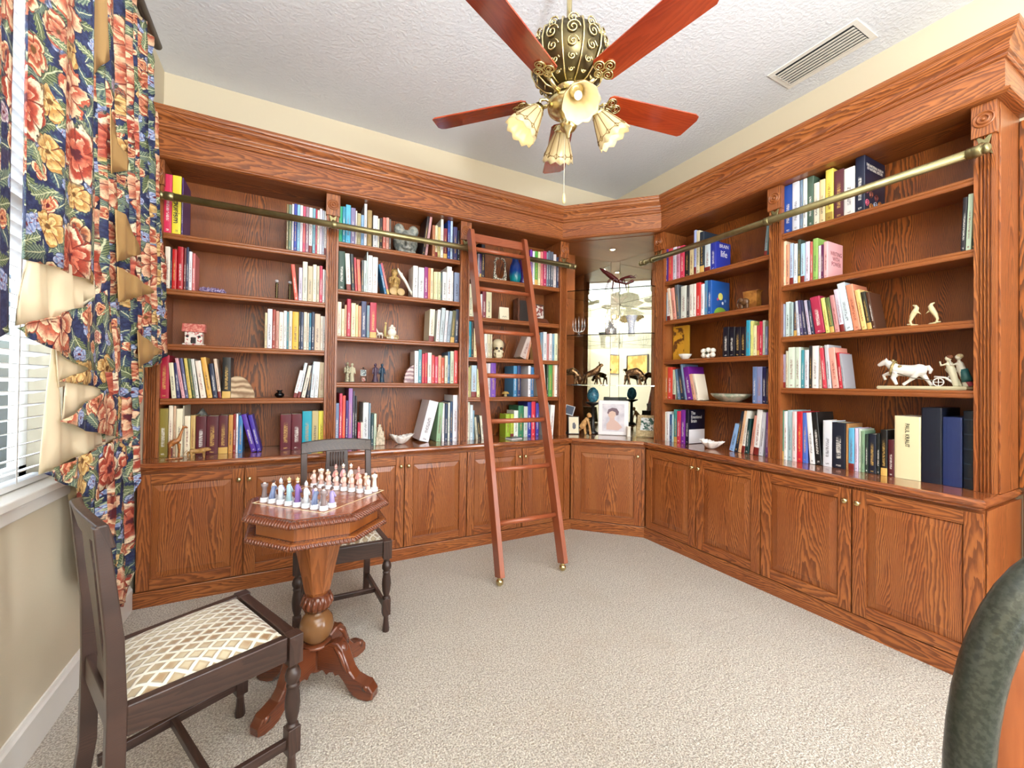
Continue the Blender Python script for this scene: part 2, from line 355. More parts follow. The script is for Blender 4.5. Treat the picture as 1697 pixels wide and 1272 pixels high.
M['bronze'] = spotted('bronze', '523a28', '9c7852', 40, .3, .75, .1)
M['amethyst'] = spotted('amethyst', '5c4a78', 'b8a8c8', 120, .2, 0, .9)
M['stone'] = spotted('carved_stone', '6f7672', 'a9aaa0', 40, .5, 0, .4)
a = N('agate'); tc = a.n('ShaderNodeTexCoord').outputs['Object']; wv = a.n('ShaderNodeTexWave', {'Vector': tc, 'Scale': 9., 'Distortion': 6., 'Detail': 3.}, wave_type='RINGS')
M['agate'] = a.fin(Base_Color=a.mix(wv.outputs[1], hexc('8a6a4c'), hexc('d8bf9c')), Roughness=.3)
a = N('purple_agate'); tc = a.n('ShaderNodeTexCoord').outputs['Object']; wv = a.n('ShaderNodeTexWave', {'Vector': tc, 'Scale': 11., 'Distortion': 5., 'Detail': 3.}, wave_type='RINGS')
M['agate2'] = a.fin(Base_Color=a.mix(wv.outputs[1], hexc('6e4048'), hexc('d0b4b0')), Roughness=.25)
# opal fan shade glass
a = N('opal_shade'); P = a.sep(a.n('ShaderNodeUVMap').outputs[0])
tr = a.n('ShaderNodeBsdfTranslucent', {0: (1, .93, .76, 1)}); mx = a.n('ShaderNodeMixShader', {0: .3}); a.t.links.new(a.b.outputs[0], mx.inputs[1]); a.t.links.new(tr.outputs[0], mx.inputs[2]); a.t.links.new(mx.outputs[0], a.out.inputs[0])
M['shade'] = a.fin(Base_Color=hexc('c9bb94'), Roughness=.2)
def emis(name, col, st):
    a = N(name); return a.fin(Base_Color=col, Emission_Color=col, Emission_Strength=st)
M['bulb'] = emis('lamp_bulb', (1, .9, .72, 1), .5)
M['spot'] = emis('halogen_spot', (1, .9, .7, 1), 60)
M['leather'] = spotted('green_black_leather', '2a2f28', '3c4038', 160, .3, 0, .25)
a = N('tan_leather'); tc = a.n('ShaderNodeTexCoord').outputs['Object']; nz = a.noise(a.vm('MULTIPLY', tc, (60, 60, 6)), 1, 3)
M['tan'] = a.fin(Base_Color=a.mix(nz.outputs[0], hexc('7c3c1c'), hexc('b86a3a')), Roughness=.4)
# ------------------------------------------------------------------ room shell
WX, WY, LX, BY, H = 3.055, 3.40, -.756, -1.75, 3.232
def struct(mb, name, mat, **k): o = mb.build(name, mat, **k); o['kind'] = 'structure'; return o
struct(MB().box(LX-.2, WX+.2, BY-.2, WY+.2, -.1, 0), 'floor', M['carpet'])
struct(MB().box(LX-.2, WX+.2, BY-.2, WY+.2, H, H+.1), 'ceiling', M['ceiling'])
struct(MB().box(LX-.2, WX+.2, WY, WY+.12, 0, H), 'wall_back', M['wall'])
struct(MB().box(WX, WX+.12, -.72, WY, 0, H).box(WX, WX+.12, BY, -1.62, 0, H).box(WX, WX+.12, -1.62, -.72, 2.1, H), 'wall_right', M['wall'])  # gap added out of view so the doorway fill can enter
wy0, wy1, wz0, wz1 = .75, 2.15, .885, 2.72      # side window opening
struct(MB().box(LX-.14, LX, BY, wy0, 0, H).box(LX-.14, LX, wy1, WY, 0, H).box(LX-.14, LX, wy0, wy1, 0, wz0-.03).box(LX-.14, LX, wy0, wy1, wz1, H), 'wall_left', M['wall'])
rx0, rx1, rz0, rz1 = .1, 2.5, .95, 2.5           # opening added behind the camera for the rear fill
struct(MB().box(LX-.14, rx0, BY-.12, BY, 0, H).box(rx1, WX+.12, BY-.12, BY, 0, H).box(rx0, rx1, BY-.12, BY, 0, rz0).box(rx0, rx1, BY-.12, BY, rz1, H), 'wall_front', M['wall'])
b = [(0, 0), (0, .135), (.006, .135), (.011, .122), (.015, .115), (.016, 0)]
struct(MB().sweep([(.0, 0), (.0, .135), (.006, .135), (.010, .122), (.015, .114), (.016, 0)], [(LX, BY), (LX, 2.93)]), 'baseboard_left', M['white'])
struct(MB().sweep([(.0, 0), (.0, .135), (.006, .135), (.010, .122), (.015, .114), (.016, 0)], [(WX, BY), (LX, BY)]), 'baseboard_front', M['white'])
# window: frame, sill, sashes, panes, blinds
w = empty('window_1', (LX-.1, wy0, wz0)); w['kind'] = 'structure'
fr = MB()
for z0, z1 in ((wz0, wz0+.05), (wz1-.05, wz1), (1.78, 1.83)): fr.box(LX-.12, LX-.09, wy0, wy1, z0, z1)
for y0 in (wy0, wy1-.05, (wy0+wy1)/2-.02): fr.box(LX-.12, LX-.09, y0, y0+.045, wz0, wz1)
fr.build('window_frame', M['white'], w)
MB().box(LX-.107, LX-.103, wy0, wy1, wz0, wz1).build('window_pane', M['pane'], w)
MB().box(LX-.13, LX+.035, wy0-.05, wy1+.05, wz0-.028, wz0).box(LX-.0, LX+.018, wy0-.03, wy1+.03, wz0-.075, wz0-.028).build('window_sill', M['white'], w, bevel=.004)
bl = empty('window_blind', (LX-.045, 1.45, wz1), label='white slatted window blind, slats tilted open, behind the floral curtains', cat='blind')
hd = MB().box(LX-.08, LX-.02, wy0+.01, wy1-.01, wz1-.055, wz1-.005).build('headrail', M['blind'], bl)
z = wz0+.05; k = 0
while z < wz1-.08:
    ang = R_(-14 if z < 1.62 else -52)
    MB().box(-.024, .024, wy0+.015, wy1-.015, -.0015, .0015, M=T(LX-.048, 0, z, ry=ang)).build('slat', M['blind'], bl); z += .044; k += 1
MB().box(LX-.07, LX-.026, wy0+.015, wy1-.015, wz0+.004, wz0+.022).build('bottom_rail', M['blind'], bl)
tp = MB()
for y in (1.0, 1.45, 1.92): tp.box(LX-.0225, LX-.0215, y-.004, y+.004, wz0+.02, wz1-.05)
tp.build('ladder_tape', M['blind'], bl)
# the neighbouring house outside
ex = MB().box(-4.2, -4.0, -2, 6, -.5, 2.6).build('exterior_wall', spotted('stucco', '9a968e', 'b4b0a8', 30, .9, 0, .4)); ex['kind'] = 'structure'
ex = MB().box(-4.0, -.95, -3, 7, -.6, -.5).build('exterior_ground', spotted('lawn', '5c6a3c', '7c8a54', 20, .9, 0, .3)); ex['kind'] = 'structure'
# window added behind the camera to let the rear fill through
w2 = empty('added_window', (1.3, BY-.06, rz0)); w2['kind'] = 'structure'
fr = MB()
for z0 in (rz0, rz1-.05, 1.7): fr.box(rx0, rx1, BY-.09, BY-.04, z0, z0+.05)
for x0 in (rx0, rx1-.05, 1.275): fr.box(x0, x0+.05, BY-.09, BY-.04, rz0, rz1)
fr.build('window_frame', M['white'], w2); MB().box(rx0, rx1, BY-.067, BY-.063, rz0, rz1).build('window_pane', M['pane'], w2)
# oak door and casing beyond the end of the bookcase
struct(MB().box(WX-.022, WX, .48, .6045, 0, .79).box(WX-.022, WX, .48, .6185, .7905, 2.52).box(WX-.022, WX, -.62, -.515, 0, 2.35).box(WX-.022, WX, -.515, .48, 2.245, 2.35, 'y'), 'trim_1', M['oak_back'], bevel=.004)
dd = empty('door_1', (WX, 0, 0)); dd['kind'] = 'structure'
MB().box(WX-.012, WX-.001, -.514, .479, 0, 2.244).build('door_slab', M['oak'], dd)
MB().ball((WX-.05, -.44, 1.0), .028).tube([(WX-.012, -.44, 1), (WX-.045, -.44, 1)], .012).build('door_knob', M['brass'], dd)
# picture on the window wall behind the camera (seen in the mirrors)
pf = empty('framed_picture', (LX+.02, -.1, 1.55), label='golden abstract picture in thin dark frame on the cream wall, reflected in the mirrors', cat='picture')
MB().box(LX+.001, LX+.03, -.42, .22, 1.48, 1.5).box(LX+.001, LX+.03, -.42, .22, 1.9, 1.92).box(LX+.001, LX+.03, -.42, -.4, 1.5, 1.9).box(LX+.001, LX+.03, .2, .22, 1.5, 1.9).build('picture_frame', simple('3a2c1c'), pf)
MB().box(LX+.001, LX+.015, -.4, .2, 1.5, 1.9).build('canvas', spotted('gold_abstract', 'c89030', 'e8c468', 6, .6, 0, 0), pf)

# ------------------------------------------------------------------ base cabinets
BF, RF = 2.935, 2.579                 # door face planes
HB = {'b': (0, 0), 'r': (0, 0)}
def door(parent, w, h, M4, knob=None, name='door'):
    """raised panel door, local x 0..w, y 0 = face (toward -y), z 0..h"""
    d = MB(); q = .058; t = .02
    def B(*a, g='z'): d.box(*a, g=g, M=M4)
    B(0, q, 0, t, 0, h); B(w-q, w, 0, t, 0, h); B(q, w-q, 0, t, 0, q, g='x'); B(q, w-q, 0, t, h-q, h, g='x')
    o = d.build(name, M['oak'], parent, bevel=.002)
    p = MB(); e = .004; bw = .038; ro = random.uniform(0, 30)
    x0, x1, z0, z1 = q-e+.004, w-q+e-.004, q, h-q
    rings = [(0, .0125), (.004, .0125), (.006, .009), (bw, .0025), (bw+.0015, .0)]
    vs = []
    for o_, y in rings: vs += [Vector((x0+o_, y, z0+o_)), Vector((x1-o_, y, z0+o_)), Vector((x1-o_, y, z1-o_)), Vector((x0+o_, y, z1-o_))]
    fs = []; uvs = []; cxm = (x0+x1)/2+random.uniform(-.05, .05)
    for r in range(len(rings)-1):
        for i in range(4):
            j = (i+1) % 4; f = (r*4+i, r*4+j, (r+1)*4+j, (r+1)*4+i); fs.append(f); uvs.append([(vs[a].z+ro, vs[a].x-cxm) for a in f])
    f = tuple(range(len(rings)*4-4, len(rings)*4)); fs.append(f); uvs.append([(vs[a].z+ro, vs[a].x-cxm) for a in f])
    p.add([M4 @ v for v in vs], fs, uvs); pn = p.build('door_panel', M['oak'], o)
    if knob:
        kx, kz = knob
        MB().lathe([(.0, -.024), (.008, -.0235), (.013, -.019), (.0145, -.014), (.012, -.009), (.006, -.006), (.005, -.002), (.011, 0)], n=20, M=M4 @ T(kx, 0, kz, rx=-pi/2) @ T(rx=0) @ Matrix.Scale(-1, 4, (0, 0, 1)) @ Matrix.Scale(-1, 4, (0, 0, 1))).build('knob', M['brass'], o)
    return o
def M_run(run, s, z=0):
    return T(s, BF, z) if run == 'b' else T(RF, -s, z, rz=-pi/2)
def cabinet(name, run, s0, s1, seams, knobs, label):
    x, y = (s0, BF) if run == 'b' else (RF, -s0)
    o = empty(name, (x, y, 0), label=label, cat='cabinet', group='oak base cabinets under the bookshelves')
    Mr = M_run(run, 0)
    cz = MB(); 
    cz.box(s0+.001, s1-.001, .0215, .44, .0855, .738, M=Mr)
    cz.build('carcass', M['oak'], o)
    for (a, b_), kn in zip(seams, knobs):
        w = b_-a-.006
        kx = None if kn is None else ((w-.024) if kn == 'r' else .024)
        door(o, w, .635, Mr @ T(a+.003, 0, .09), (kx, .57) if kx else None)
    return o
bs = [-.735, -.239, .240, .717, 1.190, 1.669, 2.146]
nm = ['two-door oak base cabinet nearest the window, behind the chess table', 'two-door oak base cabinet under the middle bookcase bay', 'two-door oak base cabinet behind the rolling ladder']
for i in range(3): cabinet('base_cabinet', 'b', bs[2*i], bs[2*i+2], [(bs[2*i], bs[2*i+1]), (bs[2*i+1], bs[2*i+2])], ['r', 'l'], nm[i])
rs = [-2.491, -2.018, -1.554, -1.083, -.619]
nm = ['two-door oak base cabinet beside the angled corner cabinet', 'two-door oak base cabinet at the end of the run by the leather chair']
for i in range(2): cabinet('base_cabinet', 'r', rs[2*i], rs[2*i+2], [(rs[2*i], rs[2*i+1]), (rs[2*i+1], rs[2*i+2])], ['r', 'l'], nm[i])
# corner cabinet
ca, cb = Vector((2.157, BF)), Vector((RF, 2.506)); dv = (cb-ca); L = dv.length; an = atan2(dv.y, dv.x)
cc = empty('corner_base_cabinet', (2.36, 2.72, 0), label='angled one-door oak base cabinet in the corner under the mirrors', cat='cabinet')
Mc = T(ca.x, ca.y, 0, rz=an)
MB().prism([(2.157+.012, BF+.02), (RF+.02, 2.506+.012), (2.99, 2.506), (2.99, 3.35), (2.157, 3.35)], .0855, .738).build('carcass', M['oak'], cc)
MB().box(0, .02, .0, .0205, .09, .725, M=Mc).box(L-.02, L, .0, .0205, .09, .725, M=Mc).build('face_frame', M['oak'], cc)
door(cc, L-.046, .635, Mc @ T(.023, -.0005, .09), (L-.046-.03, .57))
path = [(LX+.012, BF), (2.157, BF), (RF, 2.506), (RF, .612), (WX-.003, .612)]
pl = MB().sweep([(-.02, .0), (.0, .0), (.0, .08), (-.002, .084), (-.02, .084)], path).build('plinth', M['oak'])
tag(pl, 'low oak plinth running along the carpet under all the base cabinets', 'plinth')
en = MB().box(RF+.021, WX-.003, .612, .618, .086, .738).build('cabinet_end_panel', M['oak'], None, bevel=.001); tag(en, 'flat oak end panel closing the base cabinets beside the leather chair', 'panel')
# countertop
ct = empty('countertop', (.7, 3.1, .74), label='continuous oak countertop running along both walls below the bookshelves', cat='countertop')
prof = [(-.3, .7385), (-.002, .7385), (.004, .7405), (.006, .747), (.014, .754), (.018, .757), (.021, .766), (.019, .776), (.012, .784), (.004, .7865), (-.3, .7865)]
cp = [(LX+.003, BF), (2.157, BF), (RF, 2.506), (RF, .628), (WX-.003, .628)]
nos = MB().sweep([(-.03, .7385)]+prof[1:-1]+[(-.03, .7865)], cp).build('nosing', M['oak_top'], ct)
MB().box(LX+.003, 2.157, BF+.028, WY-.002, .7386, .7864, 'x').build('top_board', M['oak_top'], ct)
MB().box(RF+.028, WX-.003, .636, 2.506, .7386, .7864, 'y').build('top_board', M['oak_top'], ct)
MB().prism([(2.157, BF+.04), (RF+.04, 2.506), (WX-.003, 2.506), (WX-.003, WY-.002), (2.157, WY-.002)], .7386, .7864).build('top_board', M['oak_top'], ct)
CT = .7867
# ------------------------------------------------------------------ upper bookcases
TOPZ = 2.552
def fluted(mb, run, s0, s1, z0, z1, d0=0., d1=.03):
    """fluted pilaster front built as a prism along z"""
    w = s1-s0; e = .012; n = 4; fw = (w-2*e)/n; pr = [(s0, d1), (s0, d0)]
    for i in range(n):
        a = s0+e+i*fw
        for k in range(6):
            t = k/5; pr.append((a+fw*(.14+.72*t), d0+.010*sin(pi*t)**.8))
    pr += [(s1, d0), (s1, d1)]
    Mr = T(0, 3.107, 0) if run == 'b' else T(2.757, 0, 0, rz=-pi/2)
    mb.prism(pr, z0, z1, M=Mr)
def Mup(run): return T(0, 3.107, 0) if run == 'b' else T(2.757, 0, 0, rz=-pi/2)
def pilaster(parent, run, s0, s1):
    mb = MB(); fluted(mb, run, s0, s1, CT+.0005, 2.40); mb.box(s0, s1, .03, .282, CT+.0005, 2.545, M=Mup(run))
    p = mb.build('pilaster', M['oak'], parent)
    r = MB().box(s0-.006, s1+.006, -.013, .02, 2.392, 2.538, M=Mup(run))
    cx = (s0+s1)/2; Mz = Mup(run) @ T(cx, -.013, 2.466, rx=pi/2)
    r.lathe([(.037, -.004), (.0365, .004), (.031, .007), (.0275, .001), (.0245, .001), (.021, .008), (.016, .009), (.0125, .001), (.009, .001), (.006, .009), (0, .011)], n=28, M=Mz)
    r.build('rosette', M['oak'], p, bevel=.0015)
def bookcase(run, s0, s1, shelves, label, pil):
    x, y = PL(run, s0)
    o = empty('bookcase', (x, y, CT), label=label, cat='bookcase', group='oak bookcase bays')
    Mr = Mup(run); e = .0015
    bk = MB(); n = 3
    bk.box(s0+e, s1-e, .27, .2815, CT+.001, TOPZ-.002, M=Mr); bk.build('back_panel', M['oak_back'], o)
    tpn = MB().box(s0+e, s1-e, .0, .2695, TOPZ-.012, TOPZ-.002, 'x', M=Mr).build('top_panel', M['oak_back'], o)
    for z in shelves:
        sh = MB(); pr = [(.269, z-.021), (.269, z), (.02, z), (.013, z-.0005), (.009, z-.005), (.009, z-.012), (.012, z-.016), (.008, z-.021), (.008, z-.031), (.012, z-.036), (.03, z-.036), (.034, z-.021)]
        ro = random.uniform(0, 30); K = len(pr); vs = [Vector((s, d, zz)) for s in (s0+.002, s1-.002) for d, zz in pr]; fs = []; uvs = []; dd_ = 0
        for j in range(K):
            j2 = (j+1) % K; l = math.hypot(pr[j2][0]-pr[j][0], pr[j2][1]-pr[j][1]); fs.append((j, K+j, K+j2, j2)); uvs.append([(ro, dd_), (ro+s1-s0, dd_), (ro+s1-s0, dd_+l), (ro, dd_+l)]); dd_ += l
        fs += [tuple(range(K)), tuple(range(K, 2*K))[::-1]]; uvs += [[(p[0], p[1]) for p in pr]]*2
        sh.add([Mr @ v for v in vs], fs, uvs); sh.build('shelf', M['oak'], o)
    for p in pil: pilaster(o, run, *p)
    return o
SH1 = [2.12, 1.79, 1.46, 1.135]; SH2 = [2.228, 1.895, 1.568, 1.244]
bookcase('b', -.685, .2, SH1, 'oak bookcase bay nearest the window and curtains', [(-.752, -.685), (.2, .277)])
bookcase('b', .277, 1.182, SH2, 'middle oak bookcase bay with the grey stone head on top', [(1.182, 1.26)])
bookcase('b', 1.26, 2.14, SH1, 'oak bookcase bay behind the rolling ladder', [(2.14, 2.218)])
bookcase('r', -2.482, -1.615, SH1, 'oak bookcase bay with the elephant bookend, beside the mirrored corner', [(-2.575, -2.482), (-1.615, -1.54)])
bookcase('r', -1.54, -.695, SH2, 'oak end bookcase bay holding the porcelain plough horse', [(-.695, -.627)])
# cornice (frieze and crown)
cr = empty('cornice', (1, 3.0, 2.54), label='oak frieze and crown moulding running along the top of all the bookcases', cat='cornice')
cp = [(LX+.003, 3.107), (2.151, 3.107), (2.757, 2.501), (2.757, .624), (WX-.003, .624)]
fz = [(-.03, 2.5395), (.036, 2.5395), (.042, 2.543), (.048, 2.546), (.05, 2.551), (.047, 2.557), (.04, 2.5595), (.036, 2.566), (.03, 2.569), (.03, 2.694), (-.03, 2.694)]
MB().sweep(fz, cp, g=.175).build('frieze', M['oak'], cr)
cw = [(-.03, 2.6945), (.036, 2.6945), (.041, 2.699), (.041, 2.707), (.036, 2.711), (.036, 2.716), (.046, 2.72), (.048, 2.727), (.046, 2.734)]
for i in range(9):
    t = i/8; cw.append((.046+.026*t+.006*sin(pi*2*t)*-1, 2.736+.062*t))
cw += [(.078, 2.802), (.081, 2.812), (.081, 2.827), (-.03, 2.827)]
MB().sweep(cw, cp, g=.14).build('crown_moulding', M['oak'], cr)
tb = MB().box(LX+.003, 2.1, 3.138, WY-.003, 2.7, 2.72, 'x').box(2.79, WX-.003, .66, 2.45, 2.7, 2.72, 'y').build('dust_cover', M['oak_back'], cr)
ep = MB().box(2.787, WX-.003, .6195, .6265, CT+.001, 2.538).build('bookcase_end_panel', M['oak'], bevel=.001); tag(ep, 'tall flat oak panel closing the end of the bookcases beside the door', 'panel')
# ------------------------------------------------------------------ mirrored corner niche
ni = empty('corner_display_niche', (2.6, 2.95, CT), label='mirrored corner display niche with glass shelves between the bookcases', cat='display niche')
MB().prism([(2.2205, 3.10), (2.2205, 3.385), (WX-.012, 3.385), (WX-.012, 2.5785), (2.75, 2.5785)][::1], 2.5405, 2.553).build('ceiling_panel', M['oak'], ni)
MB().box(2.2205, 2.50, 3.374, 3.386, CT+.001, 2.539).build('side_panel', M['oak'], ni)
MB().box(3.03, 3.042, 2.5785, 2.84, CT+.001, 2.539).build('side_panel', M['oak'], ni)
mz0, mz1 = CT+.001, 2.539
def mir(a, b_, nm='mirror_panel'):
    d = (Vector(b_)-Vector(a)); n = Vector((d.y, -d.x)).normalized()*.004; a = Vector(a); b_ = Vector(b_)
    o = MB().prism([a, b_, b_-n, a-n], mz0, mz1).build(nm, M['mirror'], ni); return o
mir((2.501, 3.378), (2.969, 3.378)); mir((2.9715, 3.376), (3.032, 3.3155)); mir((3.034, 3.313), (3.034, 2.841))
for z in (2.105, 1.70, 1.247):
    gs = MB().prism([(2.2215, 3.14), (2.72, 2.5795), (3.0285, 2.5795), (3.0285, 3.305), (2.963, 3.372), (2.2215, 3.372)], z-.008, z).build('glass_shelf', M['glass'], ni)
for x, y in ((2.70, 3.05),):
    MB().lathe([(.032, 0), (.034, -.003), (.03, -.006), (.022, -.004), (.02, 0)], (x, y, 2.5402), n=24).build('spotlight_trim', M['brass'], ni)
    MB().lathe([(.0, -.003), (.019, -.003), (.019, 0), (0, 0)], (x, y, 2.540), n=24).build('spotlight_bulb', M['spot'], ni)
    l = bpy.data.lights.new('niche_spotlight', 'SPOT'); l.energy = 14; l.color = (1, .88, .68); l.spot_size = R_(130); l.spot_blend = .6; l.shadow_soft_size = .02
    o = bpy.data.objects.new('niche_spotlight', l); C.objects.link(o); o.location = (x, y, 2.53)
# ------------------------------------------------------------------ brass rails and ladder
def rail(run, s0, s1, brs, label, off=-.09, ends=(1, 1)):
    z = 2.30; Mr = Mup(run); o = empty('ladder_rail', (*PL(run, s0, off), z), label=label, cat='rail', group='brass ladder rails')
    MB().tube([(s0, off, z), (s1, off, z)], .0212, 24, M=Mr).build('tube', M['brass_old'], o)
    for s in brs:
        bk = MB()
        # star plate with four points, screwed on the pilaster
        st = []
        for k in range(8):
            t = pi/4+k*pi/4; rr = .052 if k % 2 == 0 else .019; st.append((rr*cos(t)*.72, rr*sin(t)*1.35))
        bk.prism(st, 0, .005, M=Mr @ T(s, 0, z+.052, rx=pi/2), bev=.001)
        bk.tube([(s, -.004, z+.05), (s, -.035, z+.045), (s, -.07, z+.025), (s, off, z)], [.012, .010, .011, .014], 10, M=Mr)
        bk.lathe([(.0235, -.015), (.0255, -.013), (.0255, .013), (.0235, .015)], n=24, M=Mr @ T(s, off, z, ry=pi/2))
        bk.build('bracket', M['brass_old'], o)
    for s, k in ((s0, -1), (s1, 1)):
        MB().lathe([(.0214, -.045), (.0245, -.043), (.0245, -.002), (.019, .0), (.019, .006), (.024, .01), (.022, .02), (.012, .027), (0, .029)], n=24, M=Mr @ T(s, off, z, ry=k*pi/2)).build('end_cap', M['brass_old'], o)
    return o
rail('b', -.66, 2.215, [.238, 1.221, 2.175], 'long antique brass ladder rail crossing the three bookcase bays by the window')
rail('r', -2.64, -.648, [-2.528, -1.577, -.662], 'antique brass ladder rail crossing the two bays beside the mirrored corner')
# ladder: plane leaning from (Y 2.33, z .05) to (Y 3.0, z 2.42)
ld = empty('library_ladder', (1.41, 2.33, 0), label='leaning oak library ladder on brass ball feet hooked over the brass rail', cat='ladder')
y0, z0_, y1, z1_ = 2.30, .052, 2.985, 2.43
dY = y1-y0; dZ = z1_-z0_; LL = math.hypot(dY, dZ); tilt = atan2(dY, dZ)
def Ml(x, t): # point on ladder
    return (x, y0+dY*t, z0_+dZ*t)
xb, xt = 1.160, 1.212; WL = .47
for k in (0, 1):
    xa, xe = xb+k*WL, xt+k*WL
    st = MB(); n = 12; vs = []; ru = random.uniform(0, 30)
    hw, hd_ = .0165, .041
    out = []
    dirv = Vector((xe-xa, dY, dZ)).normalized(); sd = Vector((1, 0, 0)); fw_ = sd.cross(dirv).normalized()
    # stile as a prism in (side, forward) with rounded top
    prof = [(-hw, -hd_), (hw, -hd_), (hw, hd_), (-hw, hd_)]
    T0 = Vector((xa, y0, z0_)); T1 = Vector((xe, y1, z1_))
    rings = [(0, 1)]+[(.99, 1)]+[(.99+.0125*sin(i*pi/8), cos(i*pi/8)) for i in (1, 2, 3)]+[(1.003, .12)]
    for t, s_ in rings:
        for p, q in prof: vs.append(T0.lerp(T1, t)+sd*p+fw_*q*s_)
    fs = []; uvs = []
    for r in range(len(rings)-1):
        for i in range(4):
            j = (i+1) % 4; fs.append((r*4+i, r*4+j, (r+1)*4+j, (r+1)*4+i)); uvs.append([(ru, i*.05), (ru, i*.05+.05), (ru+2.5, i*.05+.05), (ru+2.5, i*.05)])
    fs += [(3, 2, 1, 0), tuple(range(len(rings)*4-4, len(rings)*4))]; uvs += [[(0, 0)]*4]*2
    st.add(vs, fs, uvs); so = st.build('stile', M['ladder'], ld, bevel=.003)
    MB().ball((xa, y0+.002, .0235), .0235, 20).lathe([(.006, .04), (.015, .044), (.017, .052), (.008, .056)], (xa, y0+.003, 0), 16).build('caster_ball', M['brass'], ld)
    hk = MB(); hy = 3.017
    hk.tube([(xe+(.0 if k else .0), 2.96, 2.335), (xe, 2.99, 2.345), (xe, 3.017, 2.34), (xe, 3.05, 2.325), (xe, 3.055, 2.30)], .006, 8)
    hk.build('hook', M['brass_old'], ld)
for zr in (2.278, 1.954, 1.626, 1.303, .989, .675, .352):
    t = (zr-z0_)/dZ; xa = xb+(xt-xb)*t; c = Ml(0, t)
    W_ = WL
    MB().tube([(xa+.012, c[1], c[2]), (xa+W_-.012, c[1], c[2])], .0165, 16).build('rung', M['ladder'], ld)
t = .977; c = Ml(0, t); xa = xt-.002
MB().box(xa+.014, xa+WL-.012, -.011, .011, -.036, .036, 'x', M=T(0, c[1]+.01, c[2], rx=-tilt)).build('top_rail', M['ladder'], ld, bevel=.003)
